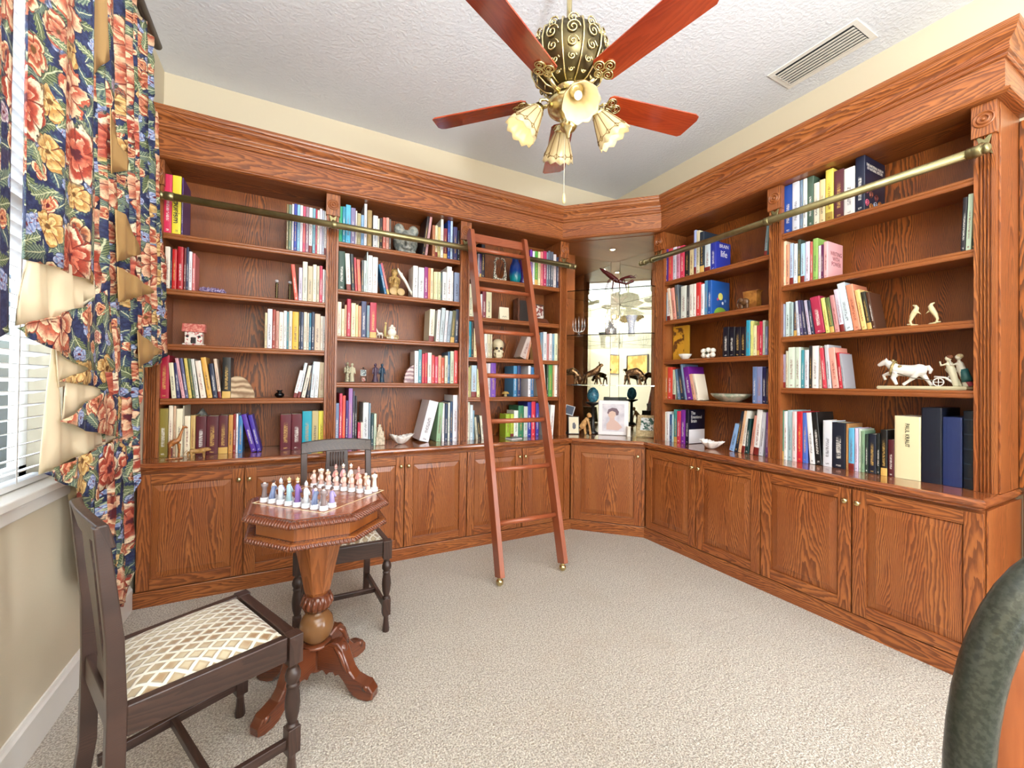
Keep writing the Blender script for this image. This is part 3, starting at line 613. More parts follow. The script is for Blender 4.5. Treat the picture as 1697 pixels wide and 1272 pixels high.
BOOKS={
 ('b1',1):'''-688 38 353 0 d83058|-649 43 354 0 f0dc40|-604 8 350 0 503070|-44 11 308 0 8a7a50|-32 19 307 0 6b7f6b|-12 11 315 0 e8e8f0|0 18 320 0 3040a0|19 17 318 0 88c0e0|37 16 316 0 f0f0f5|54 16 314 0 d05070|71 19 315 0 a08090|91 21 312 0 e8e8e8|113 18 310 0 7fb0c0|132 10 309 0 c03050|143 13 305 0 f0e8d8|157 16 317 0 e0d8e8|174 13 310 0 b0b8c8|188 13 308 0 f4f4f4''',
 ('b1',2):'''-677 25 250 0 e8dcc8|-651 7 242 0 1a1a30|-643 23 239 0 c01818|-618 29 259 0 b01020|-588 12 256 0 702828|-575 11 262 0 303858|-563 16 238 0 e8e8ee|-546 15 230 0 d07070|11 23 239 -6 e06050|35 21 225 0 d0c8e0|57 30 268 0 d8d8c8|89 30 242 0 c8b898|120 23 257 0 eee8d0|144 18 251 0 c8c0a8|163 18 254 0 d04060|182 11 232 0 f0f0f0|194 12 230 0 c8c8c8''',
 ('b1',3):'''-159 14 231 0 d8c8a0|-144 28 258 0 e8e8f0|-115 17 255 0 a03828|-97 19 248 0 c89080|-77 25 243 0 f0e8d8|-51 19 254 0 f4f4f4|-31 10 249 0 4a90a0|-20 20 255 0 d8d0c0|1 38 253 0 e8b838|40 10 256 0 202030|51 17 254 0 304060|69 20 256 0 e8dcc8|90 12 251 0 d8d0c0|103 12 252 0 3080a0|116 20 260 0 203050|137 35 251 0 d8c0a8|173 15 237 0 e8e0d0|189 16 238 0 e8e8e8''',
 ('b1',4):'''-692 45 257 0 b01838|-632 23 213 -5 e0d8b8|-608 18 214 -5 303060|-583 17 243 -9 d8a0a8|-565 15 243 -8 5a5a80|-549 16 243 -7 d8c060|-532 16 242 -7 506040|-515 17 240 -7 d8d8d0|-491 29 230 -8 f0e0d0|-456 26 252 -9 e8b050|-429 25 214 -7 283048|-401 17 245 -7 e0c8b0|-383 45 256 0 181818|11 23 186 12 f4f4f4|36 19 238 10 d8e8f0|59 25 221 11 e0d8c8|92 17 226 6 303040|114 24 247 4 d0e0e8|140 22 246 3 e8ecf0|165 38 244 1 b8a888''',
 ('b1',5):'''-692 45 288 0 8a7a30|-645 21 305 0 ece0c8|-623 13 303 0 d0b090|-609 31 286 0 f0e8c8|-577 6 304 0 c8c0a8|-569 29 241 0 f0e4c8|-539 25 243 0 c8a868|-512 51 236 0 582028|-459 60 236 0 582028|-398 50 239 0 582028|-346 24 242 0 c89048|-321 15 247 0 902828|-305 11 248 0 e8e8f0|-293 24 237 0 4080b8|-220 30 248 -14 5028a0|-189 26 242 -13 4028a0|-60 65 237 0 601828|6 63 238 0 601828|71 58 257 0 10a0b8|130 40 258 0 c0b080|171 33 257 0 e8e050''',
 ('b2',1):'''279 23 253 0 30a878|303 21 256 0 3090b0|325 32 274 0 58b8e0|358 32 259 0 8880a8|391 10 244 0 f0e8e0|402 25 228 0 b0a880|428 20 222 0 80a8d0|449 19 309 0 e8e8ec|471 32 266 0 a08858|511 34 234 0 d8dce0|546 11 218 0 e8e0c8|558 22 225 0 302020|581 22 234 0 d07060|604 21 236 0 d8a090|626 14 229 0 605850|875 21 307 7 2a2228|897 19 308 7 c89898|955 24 246 0 a86848|980 20 250 0 e0d8b0|1001 22 241 0 c8b878|1024 22 321 0 e8ece0|1048 31 241 0 7a2030|1081 21 312 0 2848a0|1104 19 319 0 b8d0e8|1129 34 267 0 404070|1166 18 245 0 101828''',
 ('b2',2):'''282 42 271 0 28483c|337 30 260 -3 f0f0e8|372 20 261 -3 303840|395 14 238 -3 c84858|412 24 229 -3 e07060|437 14 229 0 606468|452 19 229 0 c0d0d0|472 8 300 0 d0e0e0|481 31 272 0 e8ecec|513 36 263 0 f0f0f0|599 18 219 -12 2070a0|619 17 231 -13 c06070|811 37 243 0 f0f4f4|853 43 236 0 f4f4f4|897 29 244 0 902878|927 18 241 0 e08050|947 22 242 0 e8d8b0|974 15 218 0 e8e4b0|990 15 221 0 e8e4c0|1007 22 221 0 d8e0b0|1030 12 214 0 506870|1044 35 227 0 e0e4e4|1081 40 275 0 f0f4f4|1122 11 245 0 e8e8e8|1141 45 236 0 8898b8''',
 ('b2',3):'''279 27 240 0 ece0c8|308 19 193 0 f0ecc0|328 13 223 0 d8a888|343 26 267 0 c02848|371 31 240 0 e8e0b8|403 15 230 0 f0e0a0|419 20 224 0 e8a078|440 34 260 0 404870|477 21 234 0 7898a8|499 47 258 0 b82040|937 41 250 2 e4e8d0|994 26 250 3 f0f0f0|1022 32 268 4 c0d0d8|1058 22 252 4 e8e8f0|1082 27 250 5 a0b0c0|1112 33 256 4 606040|1147 31 268 2 203050''',
 ('b2',4):'''832 29 244 0 f0f4f8|862 25 256 0 5898a8|889 21 224 0 d03850|911 22 232 0 c02848|935 31 236 0 e8e8e0|967 23 217 0 e85050|992 25 207 0 d04868|1018 25 217 0 e8a080|1045 25 201 0 c85030|1072 25 219 0 d8d8c0|1098 17 250 0 4878a0|1117 30 256 0 c8d8c0|1149 31 263 0 e05050''',
 ('b2',5):'''276 25 309 0 7088b0|302 20 378 0 c83858|323 20 362 0 e85040|345 17 327 0 402878|363 27 413 0 a070b0|392 13 393 0 4a4a60|407 13 358 0 202028|426 20 170 0 c83050|447 14 170 0 f0e0d0|462 38 311 0 d8dce0|502 14 306 0 8098a8|519 19 227 0 184048|539 18 229 0 c8e0c8|870 77 318 14 e8e8f0|1008 36 305 4 90b890|1056 20 300 0 f0f0f4|1078 25 295 0 203858|1105 16 304 0 e0e8e0|1123 21 312 0 284870|1146 40 364 0 e8ecf8''',
 ('b3',1):'''1343 16 192 0 b0b0c0|1360 16 191 0 503878|1377 31 302 0 202030|1843 22 306 0 7030a0|1868 22 297 0 e8e8f0|1891 30 301 0 50a040|1923 25 301 0 e8e0b0|1950 24 305 0 e08080|1976 35 315 0 b02858|2013 19 310 0 708090|2034 19 327 0 606878|2056 30 322 0 505868|2088 30 305 0 d0c8c8|2121 24 282 0 303858''',
 ('b3',2):'''1268 35 264 0 e0e0c0|1305 21 243 0 c8c8b8|1370 18 193 0 e0e8f0|1390 32 220 0 803040|1423 50 229 0 d8d4b0''',
 ('b3',3):'''1262 31 308 0 20a0b8|1295 20 286 0 202020|1317 27 235 0 e8d0a0|1413 29 197 0 e8e8e0|1444 21 197 0 e0d8b8|1467 17 196 0 d8d0b0|1738 66 205 22 c8b8b0|1805 27 202 11 d09070|1934 18 222 0 e8c080|1955 30 246 0 7090a8|1987 37 253 0 e0e4e8|2028 19 239 0 c88080|2049 30 243 0 e8e0e0|2081 25 241 0 80a8c0|2108 38 247 0 e0ecc8''',
 ('b3',4):'''1265 18 240 0 e8e4a0|1285 14 253 0 b0a870|1301 46 258 0 b8d4e8|1349 26 231 0 d8dca0|1420 25 278 0 d8d0d0|1448 25 279 0 e8e0e8|1475 47 284 0 8050b8|1691 35 266 0 4088b8|1727 33 267 0 203870|1835 25 270 0 e8e8f0|1862 31 260 0 3070a8|2000 29 291 -6 f0ece0|2030 16 294 0 404838|2048 41 286 0 58a050|2091 19 296 0 c8a070|2112 38 298 0 f0ece8''',
 ('b3',5):'''1261 30 307 0 e8ecd8|1292 26 283 0 d8e8f0|1319 14 238 0 80a8c0|1347 19 185 -6 c8c8b0|1368 26 197 -7 202020|1397 27 192 -6 f0f0e0|1620 43 202 0 a0c030|1665 32 201 0 b8d040|1699 42 230 0 e8f0e8|1742 52 272 0 30805c|1796 38 263 0 c8d8d0|1835 38 302 0 2838a0|1875 40 306 0 d83048|1917 31 292 0 4038a0|2025 27 295 0 c0c8c8|2056 43 272 4 f4f4f0''',
 ('b4',1):'''-2505 41 274 0 503090|-2462 41 270 0 d84850|-2419 36 271 0 d8d8e8|-2381 35 264 0 d890b0|-2344 40 261 0 e04060|-2299 41 244 0 202020|-2255 38 236 0 e0d0a0|-2215 22 348 0 a0b0e0|-2192 29 336 0 d8d0b0|-2161 38 316 0 203040|-2120 48 206 0 d8e8f0|-2070 46 211 0 2838a8|-1667 20 196 5 88a8b0''',
 ('b4',2):'''-2507 31 243 0 2090b0|-2475 36 240 0 e8ecf0|-2436 26 272 -8 f0d8c0|-2406 34 266 -7 e8a090|-2370 31 282 -5 606870|-2336 54 261 0 d8e0d8|-2280 26 256 0 505050|-2252 33 258 0 e8e8e0|-2217 24 257 0 f4e8e0|-2191 40 260 0 d83838|-2149 29 241 0 f0f0f8|-2119 29 261 0 5898c8|-2089 34 256 0 2058a8''',
 ('b4',3):'''-1961 45 218 0 101020|-1914 42 213 0 101020|-1870 41 208 0 101020|-1828 42 203 0 101020|-1785 28 246 0 30a0c0|-1756 15 239 0 d8d880|-1739 24 204 0 e8e4b0|-1713 18 202 0 d04858|-1693 19 227 0 c82848|-1672 16 232 0 c0c8b8|-1654 17 188 0 8088b0''',
 ('b4',4):'''-2487 25 272 0 c08040|-2460 47 266 0 d84838|-2411 31 244 0 d0e0c8|-2357 29 248 -7 6080a0|-2326 41 251 -9 203050|-2283 16 289 -10 8098b8|-2265 52 262 -9 702090|-2208 29 207 -12 e0a890|-2177 24 207 -12 e8dcc8|-1741 28 249 0 6880b0|-1712 37 248 0 8890c0|-1673 26 244 0 202050|-1646 13 236 0 403848''',
 ('b4',5):'''-2497 23 241 0 e0e8e0|-2472 30 243 0 f0f4f8|-2439 24 223 0 4068a0|-2414 15 225 0 c0e0e8|-2397 34 265 0 489898|-2361 34 255 0 d03858|-2325 40 266 0 8030a0|-2281 30 272 0 101028|-1907 38 198 13 88b0e0|-1866 23 290 10 182030|-1840 22 295 9 e0b890|-1817 24 296 8 e8e8e0|-1790 27 242 4 103838|-1756 21 267 7 d09080|-1731 36 307 5 f0f0f0|-1693 25 292 5 d8dce8|-1650 17 294 1 8050a0''',
 ('b5',1):'''-1544 51 330 0 2850a8|-1490 40 316 0 e0e4f0|-1447 15 309 0 8098b0|-1430 22 337 0 f0f4f0|-1406 34 324 0 506858|-1369 30 254 0 e8e4d0|-1337 29 259 0 e8d0a0|-1306 39 304 0 e8d860|-1265 50 281 0 603038|-1213 51 269 0 e8e4e0|-1159 44 329 0 182038''',
 ('b5',2):'''-1551 23 287 0 f0d8b8|-1527 21 261 0 e0a080|-1504 21 260 0 b0c8e8|-1480 21 251 0 e0e8f0|-1457 15 272 0 405048|-1440 23 241 0 a8d0e8|-1416 24 246 0 e0d0e0|-1389 15 240 0 d06860|-1372 26 251 0 90b860|-1344 15 202 0 e8d0d8|-1328 11 204 0 602050|-1315 23 216 0 e8b0b4|-746 16 253 2 202028|-729 18 262 2 c8e0c8|-710 10 251 0 304030''',
 ('b5',3):'''-1554 23 211 0 9098b0|-1529 26 222 0 d0e8e8|-1501 19 214 0 a0b8b8|-1480 19 214 0 404860|-1458 17 218 -3 d0d8e8|-1439 18 220 -5 504870|-1417 16 217 -7 383858|-1395 16 214 -7 c0b8d0|-1377 16 211 -7 303850|-1356 52 225 -8 b03050|-1300 21 212 -8 e0e080|-1278 22 210 -8 607040|-1253 23 219 -8 d09090|-1228 23 250 -8 d8d0e0|-1202 37 281 -9 d8e8f0|-1163 34 264 -9 e09070|-1126 24 227 -9 e8c880|-1100 21 212 -9 303028|-1078 16 206 -9 503020''',
 ('b5',4):'''-1554 28 213 0 a098b0|-1525 14 234 0 c8c8b0|-1510 40 255 0 d8e8d8|-1468 30 253 0 d0e0d0|-1436 18 234 0 4898a8|-1416 23 233 0 d8e0e8|-1392 17 256 0 303030|-1373 34 254 0 f0ece8|-1337 16 249 0 c8b8a8|-1314 21 239 -5 d04050|-1291 21 255 -4 c8c8d0|-1264 32 236 -6 f0a898|-1230 16 207 -5 c02838|-1213 11 201 -6 a0a0a8''',
 ('b5',5):'''-1562 26 313 0 288068|-1535 21 308 0 e8f0f0|-1513 28 316 0 a8c8d0|-1483 25 309 0 f0d8d8|-1457 32 311 0 d02838|-1424 29 305 0 5070c8|-1382 28 308 -4 e8e8e8|-1350 33 313 -5 181818|-1315 47 268 0 e0e4ec|-1267 66 262 0 182030|-1199 12 259 0 b08050|-1186 27 236 0 60b0d8|-1157 15 238 0 d0c0d8|-1140 10 234 0 c8d8c8|-1128 15 226 0 80a080|-1112 15 208 0 304038|-1096 34 213 0 182030|-1060 15 219 0 202828|-1042 28 241 0 151515|-1012 25 192 0 501820|-985 102 320 0 e8dc88|-881 74 369 0 101828|-805 66 328 0 203060|-736 34 361 0 081828''',
}
# ------------------------------------------------------------------ books
ZSH = {'b1': SH1+[CT], 'b2': SH2+[CT], 'b3': SH1+[CT], 'b4': [2.12, 1.79, 1.46, 1.135, CT], 'b5': [2.228, 1.895, 1.568, 1.244, CT]}
PAL = dict(white='f2f2f2', cream='ece2c4', beige='d2c0a0', grey='a0a4a4', charcoal='404448', black='16161a', red='c42a30', crimson='b02048', maroon='641c2a', pink='dc90a4', coral='e07868', orange='e0904c', brown='8a5a3a', ochre='c8a050', yellow='e8dc58', olive='84783a', green='58a050', **{'dark green': '2c4c3c', 'mint': 'c8e0c8', 'teal': '3a9098', 'turquoise': '20a8c0', 'pale blue': 'b8d4e8', 'sky blue': '68b0d8', 'blue': '3450b0', 'navy': '22304c', 'purple': '6a3a94', 'lilac': 'a090b8'})
def cname(h):
    c = [int(h[i:i+2], 16) for i in (0, 2, 4)]
    return min(PAL, key=lambda k: sum((a-int(PAL[k][2*i:2*i+2], 16))**2 for i, a in enumerate(c)))
ORD = ['first', 'second', 'third', 'fourth', 'fifth', 'sixth', 'seventh', 'eighth', 'ninth', 'tenth']+['%dth' % i if i % 10 not in (1, 2, 3) or i < 20 else '%d%s' % (i, {1: 'st', 2: 'nd', 3: 'rd'}[i % 10]) for i in range(11, 40)]
SHN = ['top shelf', 'second shelf', 'third shelf', 'lowest shelf', 'countertop']
BAYN = {'b1': 'curtain-side bay', 'b2': 'middle bay', 'b3': 'ladder bay', 'b4': 'bay beside the mirrors', 'b5': 'end bay'}
FROM = {'b1': 'from the curtains', 'b2': 'from the curtain side', 'b3': 'from the curtain side', 'b4': 'from the mirrored corner', 'b5': 'from the corner side'}
def book_mesh(mb, w, D, h, M4=None, pages=None):
    t = min(.0022, w*.2); bl = min(.0025, w*.12); pr = [(0, D), (0, .002)]
    for i in range(1, 6): a = pi*i/6; pr.append((w/2-w/2*cos(a), .002-bl*sin(a)-.0005))
    pr += [(w, .002), (w, D), (w-t, D), (w-t, .003), (t, .003), (t, D)]
    n = len(pr); vs = [Vector((p[0], p[1], z)) for z in (0, h) for p in pr]; fs = []; uvs = []
    for i in range(n):
        j = (i+1) % n; fs.append((i, j, n+j, n+i))
        if 1 <= i <= 6: uvs.append([(0, pr[i][0]/w), (0, pr[j][0]/w), (1, pr[j][0]/w), (1, pr[i][0]/w)])
        else: uvs.append([(-1, -9)]*4)
    for o_ in (0, n):
        for q in ((0, 1, 11, 12), (8, 9, 10, 7), (1, 2, 3, 4, 5, 6, 7, 10, 11)):
            f = tuple(o_+k for k in q); fs.append(f); uvs.append([(-1, -9)]*len(f))
    mb.add([M4 @ v for v in vs] if M4 else vs, fs, uvs)
    pg = pages or MB(); c = (t+.0001, w-t-.0001, .0031, D-.004, .003, h-.003)
    if c[1]-c[0] > .001: pg.box(*c, M=M4)
    return pg
def colour_attr(o, cols):
    me = o.data; at = me.color_attributes.new('bcol', 'FLOAT_COLOR', 'POINT'); at.data.foreach_set('color', [x for c in cols for x in c])
def text(body, parent, M4, size, mat, ext=.0003, align='CENTER', name='lettering', sx=1):
    c = bpy.data.curves.new(name, 'FONT'); c.body = body; c.size = size; c.align_x = align; c.align_y = 'CENTER'; c.extrude = ext; c.space_line = .85
    t_ = bpy.data.objects.new(name, c); me = bpy.data.meshes.new_from_object(t_); bpy.data.objects.remove(t_)
    o = bpy.data.objects.new(name, me); C.objects.link(o); o.parent = parent; me.transform(M4 @ Matrix.Diagonal((sx, 1, 1, 1))); me.materials.clear(); me.materials.append(mat); return o
def Mcover(w, y, z): return Matrix(((0, 0, 1, w), (1, 0, 0, y), (0, 1, 0, z), (0, 0, 0, 1)))      # on the +x cover
def Mspine(x, z, y=-.0035): return Matrix(((0, 1, 0, x), (0, 0, -1, y), (-1, 0, 0, z), (0, 0, 0, 1)))  # reads downwards on the spine
KINDS = {('b1', 1): lambda i, n: ('magazine', 'magazine') if i > 2 else None,
         ('b1', 5): lambda i, n: ('photo_album', 'album') if i in (7, 8, 9, 16, 17) else None,
         ('b4', 3): lambda i, n: ('boxed_volume', 'volume') if i < 4 else None,
         ('b5', 5): lambda i, n: {n-1: ('ring_binder', 'binder'), n-2: ('storage_box', 'box'), n-3: ('storage_box', 'box'), n-4: ('storage_box', 'box')}.get(i)}
allb = []
for (bay, sh), txt in BOOKS.items():
    L = [l.split() for l in txt.split('|')]
    for i, (s, w, h, lean, col) in enumerate(L):
        s, w, h, lean = int(s)/1000, int(w)/1000, int(h)/1000, R_(int(lean)); run = 'b' if bay in ('b1', 'b2', 'b3') else 'r'
        dist = math.hypot(*PL(run, s)); k = KINDS.get((bay, sh), lambda i, n: None)(i, len(L))
        vis = w*h/dist**2*(3.107/dist if run == 'b' else 2.757/dist)
        allb.append([vis, bay, sh, i, run, s, w, h, lean, col, k, len(L)])
plain_books = sorted([b for b in allb if not b[10]], key=lambda b: -b[0])
small = set(id(b) for b in plain_books[320:])
smb, spg, scol = MB(), MB(), []
LET = {}
TEXTS = {('b1', 1, 1): 's:Tourism:303030', ('b4', 1, 11): 'c:BRAIN\nlife:ffffff', ('b4', 5, 7): 'c:The\nEmotional\nBrain:e8e8e8', ('b5', 1, 10): 'c:THE NATIONAL MUSEUM\nOF NATURAL HISTORY:d8d0c8',
         ('b5', 2, 11): 'c:WRITING\nWITH\nPOWER:7c3038', ('b5', 5, 20): 's:PAUL KRAUT:202020', ('b4', 2, 12): 'f'}
DEEP = {('b5', 1, 10): .24, ('b5', 2, 11): .17, ('b4', 5, 7): .19, ('b4', 1, 11): .17, ('b4', 2, 12): .21, ('b5', 5, 20): .2, ('b5', 5, 21): .23, ('b5', 5, 22): .22, ('b5', 5, 23): .22}
rb = random.Random(3)
prev_key = None
for b in allb:
    vis, bay, sh, i, run, s, w, h, lean, col, k, n = b
    D = DEEP.get((bay, sh, i), min(.235, max(.11, h*.62+rb.uniform(-.012, .02)))); d0 = .028+rb.uniform(0, .006) if abs(lean) < .02 else .028
    z = ZSH[bay][sh-1]+.0004
    if sh < 5: 
        top = (ZSH[bay][sh-2]-.037) if sh > 1 else 2.538
    else: top = ZSH[bay][3]-.037
    h = min(h, (top-z-.002)/max(cos(lean), .2))
    tw = max(.005, w*cos(lean)-.0006)
    x, y = PL(run, s+(w if lean > 0 else 0), d0)
    rnd = rb.random()
    if k and k[0] in ('storage_box', 'ring_binder'): rnd = 0
    col = {'e8dc88': 'e4dab0'}.get(col, col); c4 = (*hexc(col), rnd)
    if id(b) in small:
        M4 = T(x, y, z, rz=RZ[run]) @ Matrix.Rotation(lean, 4, 'Y') @ T(-tw if lean > 0 else 0)
        n0 = len(smb.v); book_mesh(smb, tw, D, h, M4, spg); scol += [c4]*(len(smb.v)-n0); continue
    mb = MB(); M0 = T(-tw if lean > 0 else 0); pg = book_mesh(mb, tw, D, h, M0)
    kn, kc = k if k else ('book', 'book')
    cn = {'f0dc40': 'yellow'}.get(col, cname(col))
    size = ('slim ' if tw < .017 else 'thick ' if tw > .04 else '')
    if abs(lean) > .05: size = 'leaning '+size
    lab = '%s%s %s, %s %s, %s, %s' % (size, cn, kn.replace('_', ' '), ORD[i], FROM[bay], SHN[sh-1], BAYN[bay])
    if kn != 'storage_box' and kn != 'boxed_volume' or True:
        o = mb.build(kn, M['book'], None, weld=True, local=True)
    o.location = (x, y, z); o.rotation_euler = (0, lean, RZ[run]); colour_attr(o, [c4]*len(mb.v))
    tag(o, lab, kc, '%ss on the %s of the %s' % (kc, SHN[sh-1], BAYN[bay]))
    if kn in ('storage_box',):
        MB().box(M0.translation.x+.0023, M0.translation.x+tw-.0023, .004, D, .001, h-.0005).build('box_body', simple(col if col != 'e4dab0' else 'f4f0e0'), o, local=True)
    elif pg.v: pg.build('pages', M['pages'], o, local=True)
    tx = TEXTS.get((bay, sh, i))
    if tx and tx[0] == 'c':
        _, body, tc = tx.split(':'); ls = body.split('\n'); wd = max(len(l) for l in ls)
        if bay == 'b5' and sh == 1: text(body, o, Mcover(tw+.0003, D*.5, h*.82), .0215, simple(tc), sx=.82)
        elif bay == 'b5': text(body, o, Mcover(tw+.0003, D*.55, h*.55), .036, simple(tc), sx=.85)
        elif sh == 1: text('BRAIN', o, Mcover(tw+.0003, D*.55, h*.86), .038, simple(tc), sx=1); text('life', o, Mcover(tw+.0003, D*.55, h*.58), .068, simple(tc), sx=1)
        else:
            text(body, o, Mcover(tw+.0003, D*.14, h*.78), .037, simple(tc), sx=.85, align='LEFT')
            MB().box(tw+.0001, tw+.0006, .004, D-.002, .004, h*.42).build('cover_band', simple('e4e2e6'), o, local=True)
    elif tx and tx[0] == 's':
        _, body, tc = tx.split(':')
        text(body, o, Mspine(tw/2, h*.70 if bay == 'b5' else h*.42), .024 if bay == 'b5' else .045, simple(tc), sx=.85 if bay == 'b5' else 1.1)
    elif tx == 'f':
        f = MB(); f.ball((tw+.0005, D*.5, h*.55), .028, 14, .03, 1, 1); f.build('cover_flower', simple('e8e070'), o, local=True)
        f = MB(); f.prism([(D*.5+.075*cos(pi*q/14), .004+.055*sin(pi*q/14)) for q in range(15)], 0, .0008, M=Matrix(((0, 0, 1, tw), (1, 0, 0, 0), (0, 1, 0, 0), (0, 0, 0, 1)))); f.build('cover_meadow', simple('88b848'), o, local=True)
        for yy, zz, cc in ((.35, .46, 'b04070'), (.62, .36, 'e8f0f8'), (.76, .44, '7aa8e0')): MB().ball((tw+.0005, D*yy, h*zz), .012, 10, .05, 1, 1).build('cover_flower', simple(cc), o, local=True)
    if (bay, sh, i) == ('b5', 1, 10):
        for yy, zz, cc in ((.02, .38, 'd87090'), (.03, .15, 'c85870'), (.3, .1, 'c07830'), (.5, .16, '9a9aa8'), (.72, .2, 'b06828'), (.3, .32, '8a4a3a'), (.85, .1, '8a5a3a'), (.55, .3, '7a3a34')):
            f = MB(); yc = max(.025, D*yy); sp = [(tw+.0012, yc+.022*(1-q/26)*cos(q*.55), h*zz+.022*(1-q/26)*sin(q*.55)) for q in range(24)]
            f.tube(sp, .0024, 5); f.build('cover_swirl', simple(cc), o, local=True)
    if (bay, sh, i) == ('b5', 5, 23):
        rg = MB()
        for q in range(5): rg.box(.003, tw-.003, -.0045, .004, h*(.12+.19*q), h*(.12+.19*q)+.006)
        rg.build('spine_rib', simple('1a2c40'), o, local=True)
o = smb.build('distant_books', M['book'], None); colour_attr(o, scol); pgs = spg.build('pages', M['pages'], o, local=True)
tag(o, 'rest of the slim books standing among the others on the shelves', 'books', kind='stuff')

# ------------------------------------------------------------------ ornaments on the shelves
def orn(name, label, cat, run, s, d, z, rz=0, group=None):
    x, y = PL(run, s, d); return empty(name, (x, y, z+.0004), RZ[run]+rz, label=label, cat=cat, group=group)
def B(mb, name, mat, parent, **k): return mb.build(name, mat, parent, local=True, **k)
o = orn('amethyst_geode', 'long lilac amethyst crystal cluster on the second shelf, curtain-side bay', 'crystal', 'b', -.45, .09, 1.79)
g = MB(); g.ball((0, 0, .018), .03, 14, 2.5, 1, .6)
for q in range(70):
    a = random.uniform(0, 2*pi); r = sqrt(random.random()); g.lathe([(.006, 0), (.006, .014), (0, .022)], n=5, M=T(.072*r*cos(a), .028*r*sin(a), .018, random.uniform(-.5, .5), random.uniform(-.5, .5)), smooth=False)
B(g, 'crystals', M['amethyst'], o)
for s, nth in ((-.096, 'nearer the curtains'), (-.018, 'beside the leaning coral book')):
    o = orn('candlestick', 'small twisted silver and dark candlestick %s' % nth, 'candlestick', 'b', s, .09, 1.79, group='pair of candlesticks')
    p = [(.022, 0), (.022, .004), (.010, .01)]
    for q in range(6): p += [(.0055, .014+q*.017), (.0115, .022+q*.017)]
    B(MB().lathe(p+[(.004, .118)], n=14), 'stem', M['brass_dark'], o); B(MB().lathe([(.004, .118), (.013, .124), (.013, .128), (.008, .136), (.006, .136)], n=14), 'cup', simple('c8c8cc', .2), o)
o = orn('miniature_house', 'ceramic cottage with red roof and floral white walls on the third shelf', 'ornament', 'b', -.54, .10, 1.46)
B(MB().box(-.055, .055, -.04, .04, 0, .012).box(-.045, .045, -.03, .03, .012, .085), 'walls', spotted('cottage_wall', 'f0e8dc', 'c05050', 90, .3, 0, 0, .52, .62), o, bevel=.006)
B(MB().prism([(-.042, .082), (.042, .082), (.022, .135), (-.022, .135)], -.058, .058, M=T(rz=pi/2, rx=pi/2)), 'roof', spotted('cottage_roof', 'c45a50', 'e09a88', 80, .4, 0, .4), o, bevel=.004)
B(MB().box(-.013, .013, -.034, -.028, .012, .05), 'door', simple('2c2420'), o, bevel=.004)
for x in (-.03, .03): B(MB().ball((x, -.031, .055), .008, 10, 1, .4), 'window', simple('302828'), o)
o = orn('agate_bookend', 'cream half-round agate slab bookend beside the black book', 'bookend', 'b', -.275, .07, 1.135)
pr = [(-.066, 0)]+[(-.066+.132*(q/12), .02+.118*(1-(abs(q/12-.28)/.75)**2.2)+random.uniform(-.003, .003)) for q in range(13)]+[(.066, 0)]
B(MB().prism(pr, -.02, .02, M=T(rx=pi/2), bev=.003), 'slab', M['agate'], o)
o = orn('black_pot', 'tiny glossy black pot with flared rim on the lowest shelf', 'pot', 'b', -.069, .09, 1.135)
B(MB().lathe([(0, 0), (.016, 0), (.027, .01), (.031, .02), (.024, .03), (.012, .035), (.014, .042), (.021, .05), (.018, .05), (.01, .042), (.01, .036), (.0, .03)], n=28), 'pot_body', simple('0c0c0e', .1), o)
# giraffe and lion on the counter
o = orn('giraffe_figurine', 'carved tan wooden giraffe standing on the countertop near the curtains', 'figurine', 'b', -.59, -.065, CT, .15)
gm = spotted('giraffe_wood', 'b8763c', '8a5226', 60, .35, 0, 0)
g = MB(); g.tube([(-.026, 0, .088), (-.005, 0, .1), (.015, 0, .106)], [.014, .017, .013], 10).ball((-.02, 0, .088), .017, 10, 1.1, .8, 1).tube([(.012, 0, .103), (.02, 0, .135), (.03, 0, .168), (.034, 0, .182)], [.013, .008, .006, .006], 8).tube([(.03, 0, .184), (.045, 0, .182), (.054, 0, .176)], [.007, .0075, .004], 8)
for x, y in ((-.03, .008), (-.026, -.009), (.012, .008), (.017, -.009)): g.tube([(x, y, .088), (x+.002, y, .045), (x, y, .003)], [.0075, .0042, .0045], 8)
for y in (-.004, .004): g.tube([(.03, y, .186), (.028, y*1.3, .2)], .002, 6)
B(g, 'giraffe_body', gm, o, remesh=.0022); B(MB().box(-.045, .035, -.016, .016, 0, .006), 'stand', gm, o, bevel=.003)
o = orn('lion_figurine', 'small carved tan lioness figurine walking along the countertop', 'figurine', 'b', -.485, -.085, CT)
g = MB(); g.tube([(-.035, 0, .043), (0, 0, .04), (.032, 0, .044)], [.015, .0135, .016], 10).tube([(.03, 0, .046), (.048, 0, .05)], [.012, .013], 8).ball((.052, 0, .05), .012, 10).ball((.062, 0, .046), .007, 8).tube([(-.045, 0, .05), (-.06, 0, .035), (-.064, 0, .018)], .0025, 6)
for x, y, k in ((-.04, .008, -.006), (-.03, -.008, .006), (.028, .008, .006), (.036, -.008, -.004)): g.tube([(x, y, .04), (x+k, y, .02), (x+k*.6, y, .004), (x+k*.6+.006, y, .003)], [.008, .005, .005, .005], 8)
B(g, 'lioness_body', spotted('lion_wood', 'b98d50', '96703c', 50, .4, 0, 0), o, remesh=.0022)
o = orn('rock_bookend', 'grey-green triangular rock behind the cream books on the countertop', 'rock', 'b', -.52, .225, CT)
B(MB().prism([(-.05, 0), (.05, 0), (.055, .2), (.01, .275), (-.05, .2)], -.03, .03, M=T(rx=pi/2), bev=.01), 'rock_body', M['stone'], o)
